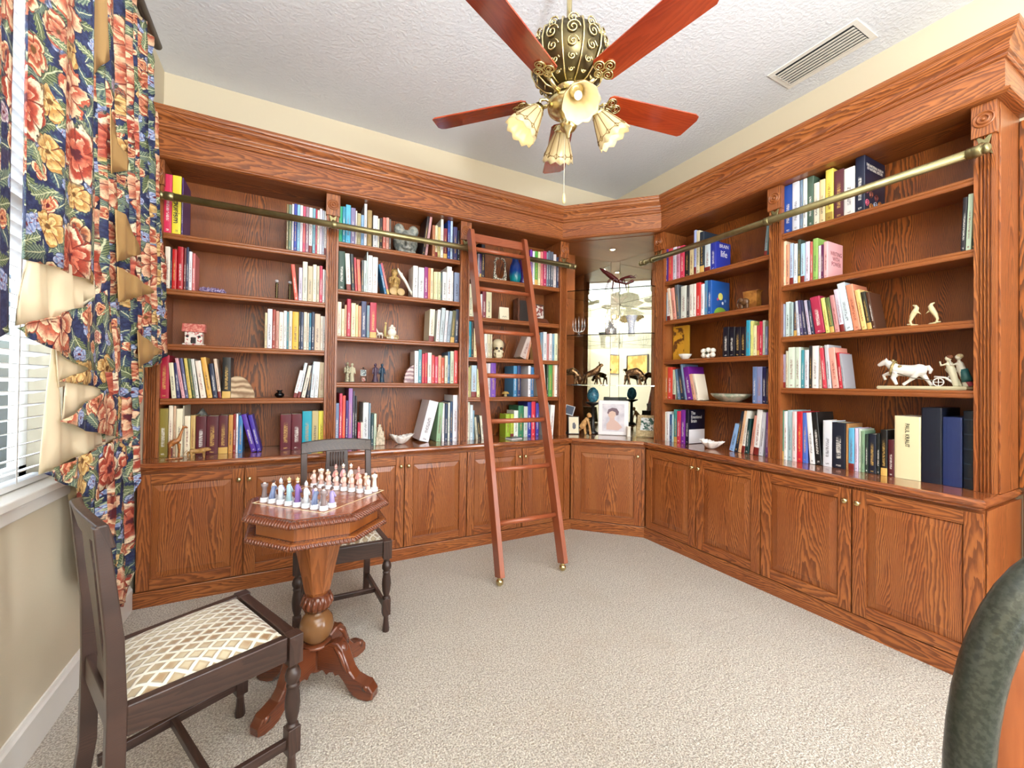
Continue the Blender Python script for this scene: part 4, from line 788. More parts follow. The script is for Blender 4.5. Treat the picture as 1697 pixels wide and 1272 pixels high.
# stone head and friends
o = orn('stone_mask', 'rough grey carved stone cat mask on the top shelf, middle bay', 'sculpture', 'b', .772, .13, 2.232)
g = MB(); g.ball((0, 0, .1), .1, 24, .95, .72, 1.02)
g.ball((-.055, -.02, .19), .042, 12, 1, .8, 1.1).ball((.055, -.02, .19), .042, 12, 1, .8, 1.1).ball((0, -.075, .085), .022, 12, .8, 1, 1.8).ball((-.04, -.062, .125), .022, 10).ball((.04, -.062, .125), .022, 10).ball((0, -.065, .045), .03, 12, 1.5, .7, .5).box(-.07, .07, -.05, .05, 0, .03)
B(g, 'carving', M['stone'], o, remesh=.006)
o = orn('blue_figurine', 'small blue-grey fish figurine beside the stone mask', 'figurine', 'b', .905, .09, 2.228)
B(MB().lathe([(.015, 0), (.015, .01), (.008, .03), (.014, .07), (.016, .11), (.009, .15), (.003, .17)], n=16), 'figure', simple('4870a0', .2), o)
o = orn('praying_statue', 'brown and gold carved kneeling statue on the second shelf, middle bay', 'statue', 'b', .68, .08, 1.895)
g = MB(); g.tube([(0, 0, 0), (0, 0, .08), (0, 0, .15)], [.042, .036, .026], 14).ball((0, 0, .182), .027, 14, 1, 1, 1.2).ball((0, -.03, .1), .016, 10, .8, .8, 2).ball((-.03, 0, .12), .016, 10, 1, 1, 1.8).ball((.03, 0, .12), .016, 10, 1, 1, 1.8)
B(g, 'figure', spotted('old_gilding', '8a6a3a', 'c8a868', 40, .4, .2, .3), o, remesh=.004)
for x in (-.017, .04): B(MB().lathe([(0, -.005), (.026, -.005), (.03, 0), (.026, .005), (0, .005)], n=24, M=T(x, -.045, .031, rx=pi/2-.12)), 'disc', simple('c8ab78', .4), o)
o = orn('bone_carving', 'leaning white bone carving beside the brown kneeling statue', 'carving', 'b', .765, .06, 1.895)
B(MB().tube([(.062, 0, .008), (.03, .01, .06), (.0, .015, .12), (-.035, .02, .17), (-.055, .02, .2), (-.06, .02, .222)], [.012, .01, .012, .0135, .009, .003], 10).ball((.058, 0, .012), .014, 10).ball((-.035, .02, .175), .015, 10), 'bone', simple('ece8dc', .35), o, remesh=.003)
# pumpkin carriage drawn by a horse
o = orn('carriage_figurine', 'white porcelain carriage with horse and driver on the third shelf', 'figurine', 'b', .635, .09, 1.568)
pw = simple('f2eee2', .2)
g = MB(); g.ball((.035, 0, .055), .034, 16, 1, .8, .95)
for q in range(5): a = q*2*pi/5; g.ball((.035+.018*cos(a), .018*sin(a), .09), .010, 8)
g.ball((.035, 0, .105), .012, 10).box(-.01, .07, -.025, .025, .004, .022)
B(g, 'carriage', pw, o, remesh=.003)
for x in (.005, .062):
    B(MB().tube([(x+.015*cos(q*pi/8), -.03, .017+.015*sin(q*pi/8)) for q in range(16)], .0025, 6, True).tube([(x-.014, -.03, .017), (x+.014, -.03, .017)], .0015, 5).tube([(x, -.03, .003), (x, -.03, .031)], .0015, 5), 'wheel', simple('d8c080', .3), o)
g = MB(); g.tube([(-.068, 0, .04), (-.035, 0, .04)], [.011, .012], 8).tube([(-.066, 0, .044), (-.076, 0, .065), (-.082, 0, .078)], [.009, .006, .005], 8).tube([(-.078, 0, .077), (-.094, 0, .07)], [.006, .004], 8)
for x, k in ((-.07, -.008), (-.062, .006), (-.038, .004), (-.032, -.004)): g.tube([(x, 0.004*(1 if k > 0 else -1), .036), (x+k, 0, .018), (x+k*.3, 0, .002)], [.005, .003, .003], 6)
B(g, 'horse', pw, o, remesh=.0022)
B(MB().tube([(-.016, 0, .02), (-.014, 0, .09), (-.012, 0, .115)], [.01, .008, .003], 8).ball((-.012, 0, .122), .008, 10), 'driver', simple('d8cc88', .3), o)
def figure(mb, x, h, robe=.5, y=0, arm=1, w=1.):
    k = h/.14
    mb.tube([(x, y, .0), (x, y, .05*k), (x, y, .085*k), (x, y, .11*k), (x, y, .118*k)], [.020*k*robe*w, .014*k*w, .016*k*w, .012*k*w, .005*k], 12)
    mb.ball((x, y, .13*k), .0105*k, 12, 1, 1, 1.2)
    for sd in (-1, 1): mb.tube([(x+sd*.014*k*w, y, .107*k), (x+sd*.02*k*w, y-.004*arm, .083*k), (x+sd*.021*k*w, y-.012*k*arm, .062*k)], [.006*k, .005*k, .004*k], 8)
def couple(label, s, w, mats, h=.14):
    o = orn('couple_figurine', label, 'figurine', 'b', s, .09, 1.244)
    for (x, hh, rb_, m1) in mats:
        g = MB(); figure(g, x, hh, rb_); B(g, 'figure', m1, o, remesh=.0022)
    B(MB().box(-w/2, w/2, -.022, .022, -.0003, .004), 'stand', simple('2c2824'), o, bevel=.001)
couple('grey-green pair of knight figurines beside the small framed chair', .372, .078, [(-.014, .143, .9, spotted('pewter', '77725c', 'b5b094', 70, .35, .3, 0)), (.018, .137, .8, simple('c8c2a4', .4))])
couple('pair of figurines in dark purple and blue robes, lowest shelf', .575, .1, [(-.022, .14, 1.2, simple('4c3a50', .4)), (.026, .14, .9, simple('1c3c54', .4))])
o = orn('chair_figurine', 'tiny toy easel chair holding a grey picture, lowest shelf', 'figurine', 'b', .468, .09, 1.244)
B(MB().box(-.02, .02, -.003, .003, .048, .092), 'picture', spotted('tiny_picture', '3c4c54', 'b8c0bc', 120, .4, 0, 0), o); B(MB().tube([(-.022, 0, 0), (-.016, .0, .1)], .002, 6).tube([(.022, 0, 0), (.016, 0, .1)], .002, 6).tube([(-.018, 0, .045), (.018, 0, .045)], .002, 6).ball((0, 0, .104), .007, 8), 'easel', simple('3c342c'), o)
B(MB().ball((0, -.004, .02), .016, 12, 1, .7, 1.1), 'cushion', spotted('cushion_print', 'e0d0c0', 'a85048', 90, .5, 0, 0), o)
o = orn('agate_bookend', 'purple banded agate slice bookend against the white book', 'bookend', 'b', .803, .07, 1.244)
pr = [(.044, 0), (-.044, 0)]+[(-.044+.088*(1-cos(q*pi/16)), .14*sin(q*pi/16)**.9) for q in range(9)]
B(MB().prism(pr, -.018, .018, M=T(rx=pi/2), bev=.002), 'slab', M['agate2'], o)
o = orn('stone_lighthouse', 'small stepped stone lighthouse ornament beside the mint book', 'ornament', 'b', .583, .04, CT)
g = MB(); g.prism([(-.03, -.03), (.03, -.03), (.032, .03), (-.032, .03)], 0, .06, bev=.004).prism([(-.024, -.025), (.026, -.024), (.022, .025), (-.026, .025)], .058, .1, bev=.004).prism([(-.018, -.02), (.012, -.02), (.012, .02), (-.018, .02)], .098, .13, bev=.004).box(-.012, .006, -.01, .01, .128, .15)
B(g, 'tower', spotted('pale_stone', 'b0a48c', 'd8ccb4', 50, .6, 0, .4), o)
def shell(name, label, run, s, d, w, h):
    o = orn(name, label, 'shell', run, s, d, CT); g = MB(); vs = []; fs = []; nr, na = 7, 48
    for r in range(nr):
        t = r/(nr-1)
        for q in range(na):
            a = 2*pi*q/na; rr = (.22+.78*t)*(1+.10*t*sin(a*9)); e = 1+.35*max(0, cos(a))**6*t
            vs.append((w/2*rr*cos(a)*e*.82, w*.33*rr*sin(a), .004+h*(t**1.6)*(.7+.3*abs(cos(a)))+.003*t*sin(a*18)))
    for r in range(nr-1):
        for q in range(na): q2 = (q+1) % na; fs.append((r*na+q, r*na+q2, (r+1)*na+q2, (r+1)*na+q))
    fs.append(tuple(range(na))[::-1]); g.add(vs, fs, None, True); sh_ = B(g, 'shell_bowl', simple('f0ece8', .25), o, weld=False)
    md = sh_.modifiers.new('t', 'SOLIDIFY'); md.thickness = .003; md.offset = 1
    B(MB().ball((0, 0, .008), .022, 14, 1.2, .9, .4), 'foot', simple('f0ece8', .25), o)
shell('seashell', 'white scalloped seashell dish on the countertop, middle bay', 'b', .735, .03, .18, .07)
shell('seashell', 'white scalloped seashell dish on the countertop beside the mirrored corner bay books', 'r', -2.03, .0, .18, .06)
# ladder bay
o = orn('giraffe_pair', 'black and white arching giraffe pair sculpture behind the ladder', 'figurine', 'b', 1.58, .1, 2.12)
gp = spotted('giraffe_patch', 'e8e0cc', '1c1c1c', 110, .3, 0, 0, .48, .54); g = MB()
for sd in (-1, 1): g.tube([(sd*.012, 0, .012), (sd*.045, 0, .03), (sd*.052, 0, .075), (sd*.046, 0, .13), (sd*.05, 0, .17), (sd*.034, 0, .2), (sd*.006, -.004*sd, .205)], [.014, .022, .012, .008, .009, .012, .007], 10)
g.ball((-.02, 0, .018), .026, 12, 1.3, .8, .7).ball((.025, 0, .018), .026, 12, 1.3, .8, .7); B(g, 'giraffes', gp, o, remesh=.003); B(MB().box(-.06, .065, -.028, .028, 0, .008), 'stand', simple('8a7048'), o, bevel=.003)
o = orn('glass_vase', 'tall oval vase shading from blue to teal, behind the ladder', 'vase', 'b', 1.735, .11, 2.12)
a = N('blue_teal_glaze'); P = a.sep(a.n('ShaderNodeTexCoord').outputs['Object']); nz = a.noise(a.n('ShaderNodeTexCoord').outputs['Object'], 30, 2)
vm_ = a.fin(Base_Color=a.mix(a.ss(a.m('ADD', P[2], a.m('MULTIPLY', nz.outputs[0], .05)), .07, .14), hexc('0f8a96'), hexc('1c3f92')), Roughness=.12)
B(MB().lathe([(0, 0), (.03, 0), (.042, .02), (.053, .07), (.053, .12), (.044, .17), (.03, .205), (.025, .222), (.03, .228), (.026, .228), (.022, .215), (.02, .19)], n=32), 'vase_body', vm_, o)
o = orn('purple_vase', 'small dark purple vase half hidden behind the ladder stile', 'vase', 'b', 1.818, .12, 2.12)
B(MB().lathe([(0, 0), (.02, 0), (.028, .04), (.022, .1), (.01, .125), (.014, .145), (.011, .145), (.007, .125)], n=24), 'vase_body', simple('3c2868', .12), o)
o = orn('greeting_card', 'small square cream card standing on the second shelf behind the ladder', 'card', 'b', 1.624, .09, 1.79)
B(MB().box(-.045, .045, -.001, .001, 0, .118, M=T(rx=-.08)).box(-.045, .045, -.001, .001, 0, .117, M=T(0, .03, 0, rx=.14)), 'card_sheet', simple('f0e8cc', .6), o)
B(MB().tube([(-.02, -.003, .03), (-.01, -.003, .042), (0, -.003, .03), (.01, -.003, .042), (.02, -.003, .032)], .0012, 5, M=T(rx=-.08)), 'drawing', simple('4a4a40'), o)
o = orn('shadow_box', 'dark brown wooden clock box on the second shelf behind the ladder', 'box', 'b', 1.83, .15, 1.79)
B(MB().box(-.06, .06, -.04, .06, 0, .22), 'box_body', M['mahogany'], o, bevel=.004); B(MB().box(-.045, .045, -.042, -.0405, .02, .2), 'box_front', simple('20140e'), o)
o = orn('photo_stand', 'small framed portrait on a dark triangular wooden stand, second shelf, ladder bay', 'picture frame', 'b', 2.01, .14, 1.79)
B(MB().prism([(-.09, 0), (.09, 0), (.05, .05), (-.05, .05)], -.05, .05, M=T(rx=pi/2), bev=.003), 'stand', M['mahogany'], o); B(MB().box(-.055, .055, -.008, .008, .045, .19, M=T(rx=-.1)), 'frame', simple('4a3c30', .3), o, bevel=.004)
B(MB().box(-.042, .042, -.0095, -.008, .06, .178, M=T(rx=-.1)), 'photo', spotted('tiny_portrait', '7c3a34', 'd8d0c8', 35, .3, 0, 0, .45, .55), o)
# skull
o = orn('skull', 'cream human skull model on the third shelf behind the ladder', 'skull', 'b', 1.58, .12, 1.464, -.3)
g = MB(); g.ball((.0, .015, .115), .057, 20, .95, 1.2, .98).ball((0, -.03, .07), .037, 14, .95, .9, 1).box(-.026, .026, -.055, -.01, .018, .06).ball((-.03, -.035, .055), .014, 10).ball((.03, -.035, .055), .014, 10).tube([(-.032, .0, .06), (-.032, -.02, .02), (-.015, -.055, .006), (.015, -.055, .006), (.032, -.02, .02), (.032, 0, .06)], .009, 8).box(-.03, .03, -.02, .05, .0, .02)
B(g, 'cranium', simple('e8dcb8', .45), o, remesh=.0035)
for x in (-.02, .02): B(MB().ball((x, -.06, .082), .0135, 12, 1, .5, .9), 'eye_socket', simple('3a3024'), o)
B(MB().prism([(-.008, .055), (.008, .055), (0, .07)], .058, .0655, M=T(rx=pi/2)), 'nose_cavity', simple('3a3024'), o); B(MB().box(-.017, .017, -.0575, -.055, .018, .03), 'teeth', simple('d8cca4'), o)
o = orn('wooden_stick', 'thin tan wooden stick leaning against the back of the third shelf', 'stick', 'b', 1.70, .2, 1.46)
B(MB().tube([(-.03, 0, .004), (.055, .055, .18)], .004, 8), 'stick_body', simple('b87a48'), o)
o = orn('mushroom_ornament', 'tiny golden mushroom ornament on the lowest shelf behind the ladder', 'ornament', 'b', 1.643, .09, 1.135)
B(MB().lathe([(.0, 0), (.014, 0), (.012, .022), (.012, .024)], n=16), 'stalk', simple('d8c890'), o); B(MB().lathe([(.0, .022), (.03, .022), (.033, .03), (.022, .042), (0, .046)], n=20), 'cap', simple('c8a858', .3), o)
o = orn('card_stack', 'small stack of grey and white cards lying on the countertop', 'cards', 'b', 1.66, -.04, CT, .25)
for q in range(3): B(MB().box(-.06+q*.004, .06-q*.003, -.04, .04, q*.0045, q*.0045+.004), 'card', simple(['e8e8e4', 'c8c8c8', '5c6468'][q]), o)
o = orn('orange_ornament', 'small orange wooden block peeking above the books behind the ladder', 'ornament', 'b', 1.335, .12, CT)
B(MB().box(-.02, .02, -.015, .015, 0, .235), 'block', simple('d88430'), o, bevel=.004)
# bay beside the mirrors
o = orn('elephant_bookend', 'brown carved wooden elephant bookend on the second shelf', 'bookend', 'r', -1.79, .09, 1.79)
B(MB().prism([(-.02, .0), (.055, .0), (.055, .115), (.068, .125), (-.045, .125), (-.035, .06)], -.03, .03, M=T(rx=pi/2), bev=.003), 'block', spotted('bookend_wood', 'b07838', '8a5624', 20, .35, 0, 0), o)
g = MB(); g.ball((-.015, -.045, .05), .028, 14, 1.1, .8, 1).ball((-.045, -.048, .06), .02, 12).tube([(-.06, -.05, .06), (-.068, -.052, .035), (-.06, -.052, .012)], [.009, .006, .004], 8).ball((-.035, -.068, .062), .016, 10, .9, .3, 1.1)
for x in (-.035, .004): g.tube([(x, -.05, .035), (x, -.05, .002)], [.011, .01], 8)
B(g, 'elephant_body', simple('5c3c20', .35), o, remesh=.003)
o = orn('gold_book', 'large flat golden box with brown pattern, standing on the third shelf', 'box', 'r', -2.40, .12, 1.46, .06)
pr = spotted('gold_print', 'd09a2c', '5c3414', 14, .35, 0, 0, .5, .58)
B(MB().box(-.072, .072, -.012, .012, 0, .285), 'box_body', simple('c8962c', .35), o, bevel=.001); B(MB().box(-.068, .035, -.0131, -.0121, .01, .27), 'cover_print', pr, o)
o = orn('small_bowl', 'tiny white dish in front of the golden box', 'bowl', 'r', -2.30, .045, 1.46)
B(MB().lathe([(0, .002), (.02, 0), (.024, .002), (.046, .03), (.05, .042), (.047, .042), (.04, .028), (.018, .008), (0, .007)], n=32), 'bowl_body', simple('e4e2da', .25), o)
o = orn('flower_ornament', 'white porcelain flower ornament with black marks on the third shelf', 'ornament', 'r', -2.11, .07, 1.46)
g = MB()
for x, z in ((-.04, .058), (.04, .058), (-.037, .024), (.037, .024), (0, .064), (0, .02)): g.ball((x, 0, z), .024, 12, 1, .8, .85)
B(g, 'petals', simple('f4f0e4', .2), o, remesh=.003); B(MB().prism([(-.016, .04), (0, .052), (.016, .04), (0, .03)], .017, .0225, M=T(rx=pi/2)), 'centre', simple('3c4438'), o)
o = orn('pottery_platter', 'wide shallow grey-green pottery bowl on the lowest shelf', 'bowl', 'r', -1.96, .125, 1.135)
B(MB().lathe([(0, .004), (.05, 0), (.055, .004), (.1, .035), (.112, .056), (.109, .059), (.095, .04), (.05, .014), (0, .012)], n=44, sx=1.32), 'bowl_body', spotted('pottery_glaze', '8f9a88', 'c0b8a8', 30, .35, 0, .2), o)
# end bay
def dolphin(label, s, fl):
    o = orn('dolphin_figurine', label, 'figurine', 'r', s, .1, 1.568); g = MB(); k = fl
    g.tube([(k*.012, 0, .012), (k*.018, 0, .03), (k*.01, 0, .055), (-k*.002, 0, .08), (-k*.008, 0, .098), (-k*.004, 0, .108), (k*.008, 0, .114)], [.004, .006, .0105, .0125, .010, .007, .003], 10)
    g.prism([(-k*.012, .07), (-k*.026, .062), (-k*.012, .085)], -.002, .002, M=T(rx=pi/2)); g.prism([(k*.006, .07), (k*.02, .055), (k*.008, .085)], .004, .008, M=T(rx=pi/2)); g.tube([(k*.0, 0, .012), (k*.03, 0, .016)], .004, 6)
    B(g, 'dolphin_body', simple('e4dcae', .25), o, remesh=.002); B(MB().lathe([(0, 0), (.022, 0), (.018, .007), (.01, .013), (0, .014)], n=14), 'wave_base', simple('d8d0a4', .3), o)
dolphin('leaping cream dolphin figurine nearer the books on the third shelf', -.93, -1)
dolphin('leaping cream dolphin figurine nearer the end pilaster on the third shelf', -.862, 1)
# porcelain plough group
o = orn('plough_horse_figurine', 'porcelain white horse pulling a plough with two farm figures', 'figurine', 'r', -.912, .1, 1.244)
hw = simple('eeeae4', .22); og = spotted('old_bronze_paint', '8a7440', 'b8a470', 60, .4, .3, .2)
pr = [(-.16, -.04), (-.165, 0), (-.155, .045), (0, .05), (.18, .045), (.19, 0), (.18, -.04), (0, -.05)]
B(MB().prism(pr, 0, .018, bev=.005), 'base', simple('ccc4a0', .35), o)
g = MB(); g.tube([(.0, 0, .098), (-.03, 0, .096), (-.07, 0, .1), (-.095, 0, .104)], [.031, .031, .03, .027], 12).ball((-.0, 0, .1), .032, 12).tube([(-.09, 0, .108), (-.115, 0, .13), (-.13, 0, .145)], [.027, .020, .016], 10).tube([(-.125, 0, .152), (-.145, 0, .142), (-.168, 0, .128)], [.016, .014, .008], 10).tube([(-.13, 0, .155), (-.134, 0, .17)], .003, 6)
for pts in ([(-.09, .012, .09), (-.125, .012, .085), (-.15, .012, .075), (-.14, .012, .05)], [(-.085, -.012, .09), (-.1, -.012, .06), (-.085, -.012, .024)], [(-.0, .012, .09), (.018, .012, .065), (.03, .012, .045), (.045, .012, .02)], [(-.005, -.012, .09), (-.018, -.012, .062), (-.035, -.012, .045), (-.06, -.012, .024)]):
    g.tube(pts, [.019, .012, .0075, .008], 8)
g.tube([(.018, 0, .115), (.035, 0, .118), (.045, 0, .1), (.04, 0, .08)], [.006, .008, .009, .005], 8); B(g, 'horse_body', hw, o, remesh=.003)
B(MB().tube([(-.103+.008*cos(q*pi/6), .027*sin(q*pi/6), .112+.034*cos(q*pi/6)) for q in range(12)], .006, 6, True).tube([(-.11, 0, .142), (-.103, 0, .158)], .007, 8).ball((-.07, -.018, .118), .01, 8), 'harness', og, o)
B(MB().tube([(-.09, -.025, .09), (-.02, -.028, .06), (.07, -.022, .045)], .0022, 6), 'trace', simple('6c6450'), o)
B(MB().tube([(.078+.019*cos(q*pi/8), -.022, .038+.019*sin(q*pi/8)) for q in range(16)], .003, 6, True).tube([(.06, -.022, .038), (.096, -.022, .038)], .0018, 5).tube([(.078, -.022, .02), (.078, -.022, .056)], .0018, 5), 'plough_wheel', hw, o)
B(MB().tube([(.06, -.01, .065), (.1, -.01, .06), (.13, 0, .03), (.14, 0, .02)], .005, 8).tube([(.1, 0, .05), (.125, 0, .09), (.16, 0, .095)], .004, 8), 'plough', hw, o)
for x, z, c1, c2, nm in ((.115, 0, 'e4e0c4', '7c4a30', 'brown hair'), (.15, .004, 'dcd8c8', 'c8b890', 'fair hair')):
    g = MB(); g.tube([(x+.02, 0, .018), (x+.012, 0, .06), (x+.002, 0, .1), (x-.004, 0, .128), (x-.007, 0, .142)], [.012, .014, .016, .014, .006], 10).ball((x-.008, 0, .155+z), .0135, 12).tube([(x-.01, -.012, .128), (x-.03, -.014, .12), (x-.035, -.012, .142+z)], [.006, .005, .004], 8).tube([(x-.004, .012, .125), (x-.02, .01, .1), (x-.01, .005, .085)], [.006, .005, .004], 8).tube([(x+.015, .008, .06), (x+.035, .01, .018)], [.009, .007], 8)
    f = B(g, 'farm_figure', simple(c1, .3), o, remesh=.0028); B(MB().ball((x-.004, .001, .160+z), .0135, 12, 1, 1.05, .9), 'hair', simple(c2), f)
B(MB().tube([(.158, -.0, .1), (.168, 0, .06), (.172, 0, .04)], [.016, .019, .02], 12), 'teal_skirt', simple('2c6464', .4), o); B(MB().tube([(.172, 0, .045), (.185, 0, .02)], [.014, .010], 10), 'pink_hem', simple('b84a58', .4), o)
# ------------------------------------------------------------------ things in the mirrored niche
FA = atan2(-.55, 1)   # items face the room diagonal
def nit(name, label, cat, x, y, z, rz=-pi/4): return empty(name, (x, y, z+.0004), rz, label=label, cat=cat)
o = nit('lobster_carving', 'dark red glossy wooden lobster carving on the top glass shelf', 'carving', 2.62, 2.90, 2.105)
dk = simple('4a1414', .12)
g = MB(); g.tube([(-.13, 0, .20), (-.1, 0, .175), (-.05, 0, .13), (0, 0, .085), (.04, 0, .07)], [.004, .015, .022, .02, .012], 12)
for pts in ([(.0, 0, .08), (.05, -.02, .1), (.1, -.03, .105), (.14, -.03, .09)], [(.02, 0, .07), (.07, .02, .06), (.12, .03, .085)]): g.tube(pts, [.008, .01, .014, .003][:len(pts)], 8)
for x, k in ((-.04, -.045), (-.015, -.02), (.012, .01), (.035, .04)):
    for sd in (-1, 1): g.tube([(x, 0, .1-x*.4), (x+k*.5, sd*.025, .085), (x+k, sd*.04, .003)], .004, 6)
B(g, 'lobster_body', dk, o, remesh=.003); B(MB().tube([(.1, -.02, .09), (.14, -.02, .12), (.155, -.02, .09), (.14, -.02, .07), (.128, -.02, .09)], .0022, 6), 'feeler', dk, o)
o.scale = (1.2, 1.2, 1.1)
o = nit('crystal_candelabra', 'clear crystal candelabra with curved arms on the middle glass shelf', 'candelabra', 2.37, 3.13, 1.70)
for q in range(5):
    a_ = (q-2)*.5; g = MB(); g.tube([(0, 0, .03), (sin(a_)*.05, 0, .045), (sin(a_)*.065, 0, .08)], .005, 8); g.tube([(sin(a_)*.065, 0, .08), (sin(a_)*.065, 0, .17+.012*cos(a_*3))], [.0075, .002], 8); B(g, 'arm', M['crystal'], o)
B(MB().lathe([(.03, 0), (.03, .006), (.008, .015), (.01, .035), (0, .04)], n=16), 'stem', M['crystal'], o)
o = nit('crystal_coral', 'spiky clear crystal centrepiece at the centre of the middle glass shelf', 'ornament', 2.60, 2.95, 1.70)
B(MB().lathe([(.03, 0), (.045, .01), (.05, .06), (.03, .08), (0, .08)], n=12, smooth=False), 'bowl', M['crystal'], o)
sp = MB()
for q in range(26):
    a_ = random.uniform(0, 2*pi); e_ = random.uniform(.1, 1.3); L_ = random.uniform(.05, .09)
    sp.tube([(0, 0, .075), (cos(a_)*cos(e_)*L_, sin(a_)*cos(e_)*L_*.8, .075+sin(e_)*L_*1.2)], [.006, .001], 6, smooth=False)
B(sp, 'spikes', M['crystal'], o)
for x in (-.05, -.02, .015, .045): B(MB().tube([(x, .02, .0), (x, .02, .2-.02*abs(x)*30*.3)], [.006, .002], 8), 'crystal_rod', M['crystal'], o)
o = nit('flared_vase', 'white flared vase with blue flecks on the middle glass shelf', 'vase', 2.735, 2.83, 1.70)
B(MB().lathe([(0, 0), (.03, 0), (.032, .01), (.028, .06), (.034, .12), (.05, .17), (.055, .178), (.048, .17), (.03, .11), (.024, .05), (0, .02)], n=36), 'vase_body', spotted('blue_flecked', 'e8eaf0', '8ca0cc', 130, .2, 0, 0, .5, .62), o)
def bull(label, x, y, rz, pose):
    o = nit('bull_figurine', label, 'figurine', x, y, 1.247, rz); g = MB()
    if pose == 0:   # head down, charging
        g.tube([(-.07, 0, .10), (-.03, 0, .115), (.02, 0, .125), (.05, 0, .105), (.078, 0, .075)], [.027, .031, .036, .030, .018], 12).ball((.085, 0, .06), .018, 10, 1.1, .9, 1.2)
        g.tube([(.078, .0, .075), (.085, .028, .085), (.1, .03, .1)], [.006, .004, .001], 6).tube([(.078, 0, .075), (.085, -.028, .085), (.1, -.03, .1)], [.006, .004, .001], 6)
        g.tube([(-.09, 0, .11), (-.1, 0, .14), (-.085, 0, .15)], .003, 6)
        legs = [(-.07, .015, -.015), (-.055, -.015, .02), (.035, .015, .03), (.05, -.015, -.01)]; hz = .09
    else:           # head raised
        g.tube([(-.07, 0, .085), (-.03, 0, .1), (.015, 0, .118), (.04, 0, .14), (.055, 0, .17)], [.024, .027, .032, .028, .018], 12).ball((.068, 0, .18), .018, 10, 1.3, .9, .9)
        g.tube([(.055, .0, .19), (.05, .022, .205), (.06, .022, .222)], [.006, .004, .001], 6).tube([(.055, 0, .19), (.05, -.022, .205), (.06, -.022, .222)], [.006, .004, .001], 6)
        g.tube([(-.088, 0, .09), (-.105, 0, .12), (-.09, 0, .14), (-.1, 0, .15)], .003, 6)
        legs = [(-.075, .015, -.04), (-.06, -.015, -.015), (.03, .015, .005), (.04, -.015, .035)]; hz = .085
    for lx, ly, k in legs: g.tube([(lx, ly, hz), (lx+k*.6, ly, .05), (lx+k*.7, ly, .03), (lx+k, ly, .004)], [.016, .009, .007, .008], 8)
    B(g, 'bull_body', M['bronze'], o, remesh=.003)
bull('bronze bull figurine on the lower glass shelf, partly behind the pilaster', 2.335, 3.20, -pi/4, 0)
bull('bronze bull figurine with raised head on the lower glass shelf', 2.475, 3.04, -pi/4, 1)
bull('bronze bull figurine with lowered head on the lower glass shelf', 2.745, 2.80, -pi/4, 0)
o = nit('blue_egg', 'large blue egg on a black stand behind the white portrait frame', 'egg', 2.53, 3.11, CT)
B(MB().lathe([(0, .295), (.03, .298), (.052, .33), (.056, .365), (.045, .405), (.022, .43), (0, .437)], n=28), 'egg_shell', spotted('blue_egg_glaze', '2c6078', '4488a0', 50, .25, 0, 0), o)
B(MB().lathe([(.05, 0), (.055, .01), (.02, .03), (.015, .26), (.07, .285), (.07, .295), (0, .2955)], n=24), 'stand', simple('1a1614', .3), o)
o = nit('portrait_frame', 'white framed pale portrait of a woman standing on the corner countertop', 'picture frame', 2.62, 2.93, CT, -pi/4+.05)
Mt = T(rx=-.1)
B(MB().box(-.135, .135, -.012, .004, 0, .318, M=Mt), 'frame', simple('f0eef2', .25), o, bevel=.012)
a = N('pale_portrait'); P = a.sep(a.n('ShaderNodeTexCoord').outputs['Object']); nz = a.noise(a.n('ShaderNodeTexCoord').outputs['Object'], 14, 3)
M['portrait'] = a.fin(Base_Color=a.mix(a.ss(nz.outputs[0], .35, .7), hexc('dcd8e0'), hexc('c0bcc8')), Roughness=.4)
pp = B(MB().box(-.098, .098, -.0135, -.0121, .035, .285, M=Mt), 'picture', M['portrait'], o)
B(MB().prism([(-.06, .05), (.045, .045), (.08, .075), (.04, .12), (.012, .14), (.01, .17), (-.03, .17), (-.035, .13), (-.06, .1)], .0137, .0142, M=Mt @ T(rx=pi/2)), 'painted_shoulders', simple('d2b2a8', .5), o)
B(MB().prism([(-.012+.036*cos(q*pi/8), .195+.042*sin(q*pi/8)) for q in range(16)], .0143, .0147, M=Mt @ T(rx=pi/2)), 'painted_face', simple('d8b8a8', .5), o)
B(MB().prism([(-.055, .2), (-.045, .235), (-.01, .25), (.03, .245), (.05, .215), (.045, .185), (.025, .18), (.02, .21), (-.01, .222), (-.035, .21), (-.042, .19)], .0148, .0152, M=Mt @ T(rx=pi/2)), 'painted_hair', simple('6c5460', .5), o)
o = nit('pillar_candle', 'small white ribbed pillar candle beside the white portrait frame', 'candle', 2.685, 2.80, CT)
B(MB().lathe([(0, 0), (.02, 0), (.021, .004), (.018, .008), (.018, .082), (.02, .086), (.018, .09), (0, .09)], n=20), 'candle_body', simple('ece6d8', .4), o); B(MB().tube([(0, 0, .088), (0, 0, .1)], .001, 6), 'wick', simple('303030'), o)
o = nit('stone_picture_frame', 'tan stone photo frame with a colourful photo, leaning by the corner pilaster', 'picture frame', 2.79, 2.70, CT, -pi/4-.25)
Mt = T(rx=-.3); B(MB().box(-.085, .085, -.01, .008, 0.004, .2, M=Mt), 'frame', spotted('sandstone', 'a8936a', 'c2ae84', 60, .6, 0, .3), o, bevel=.004)
B(MB().box(-.05, .062, -.0115, -.0101, .06, .175, M=Mt), 'photo', spotted('group_photo', 'e0e4e4', '2e5c50', 45, .3, 0, 0, .45, .55), o)
o = nit('monkey_statue', 'carved tan wooden crouching figure on the corner countertop', 'statue', 2.41, 3.08, CT)
g = MB(); g.tube([(-.03, 0, .06), (0, 0, .11), (.03, 0, .15)], [.028, .026, .02], 12).ball((.04, 0, .178), .022, 12, 1, 1, 1.15).ball((.055, 0, .17), .011, 8)
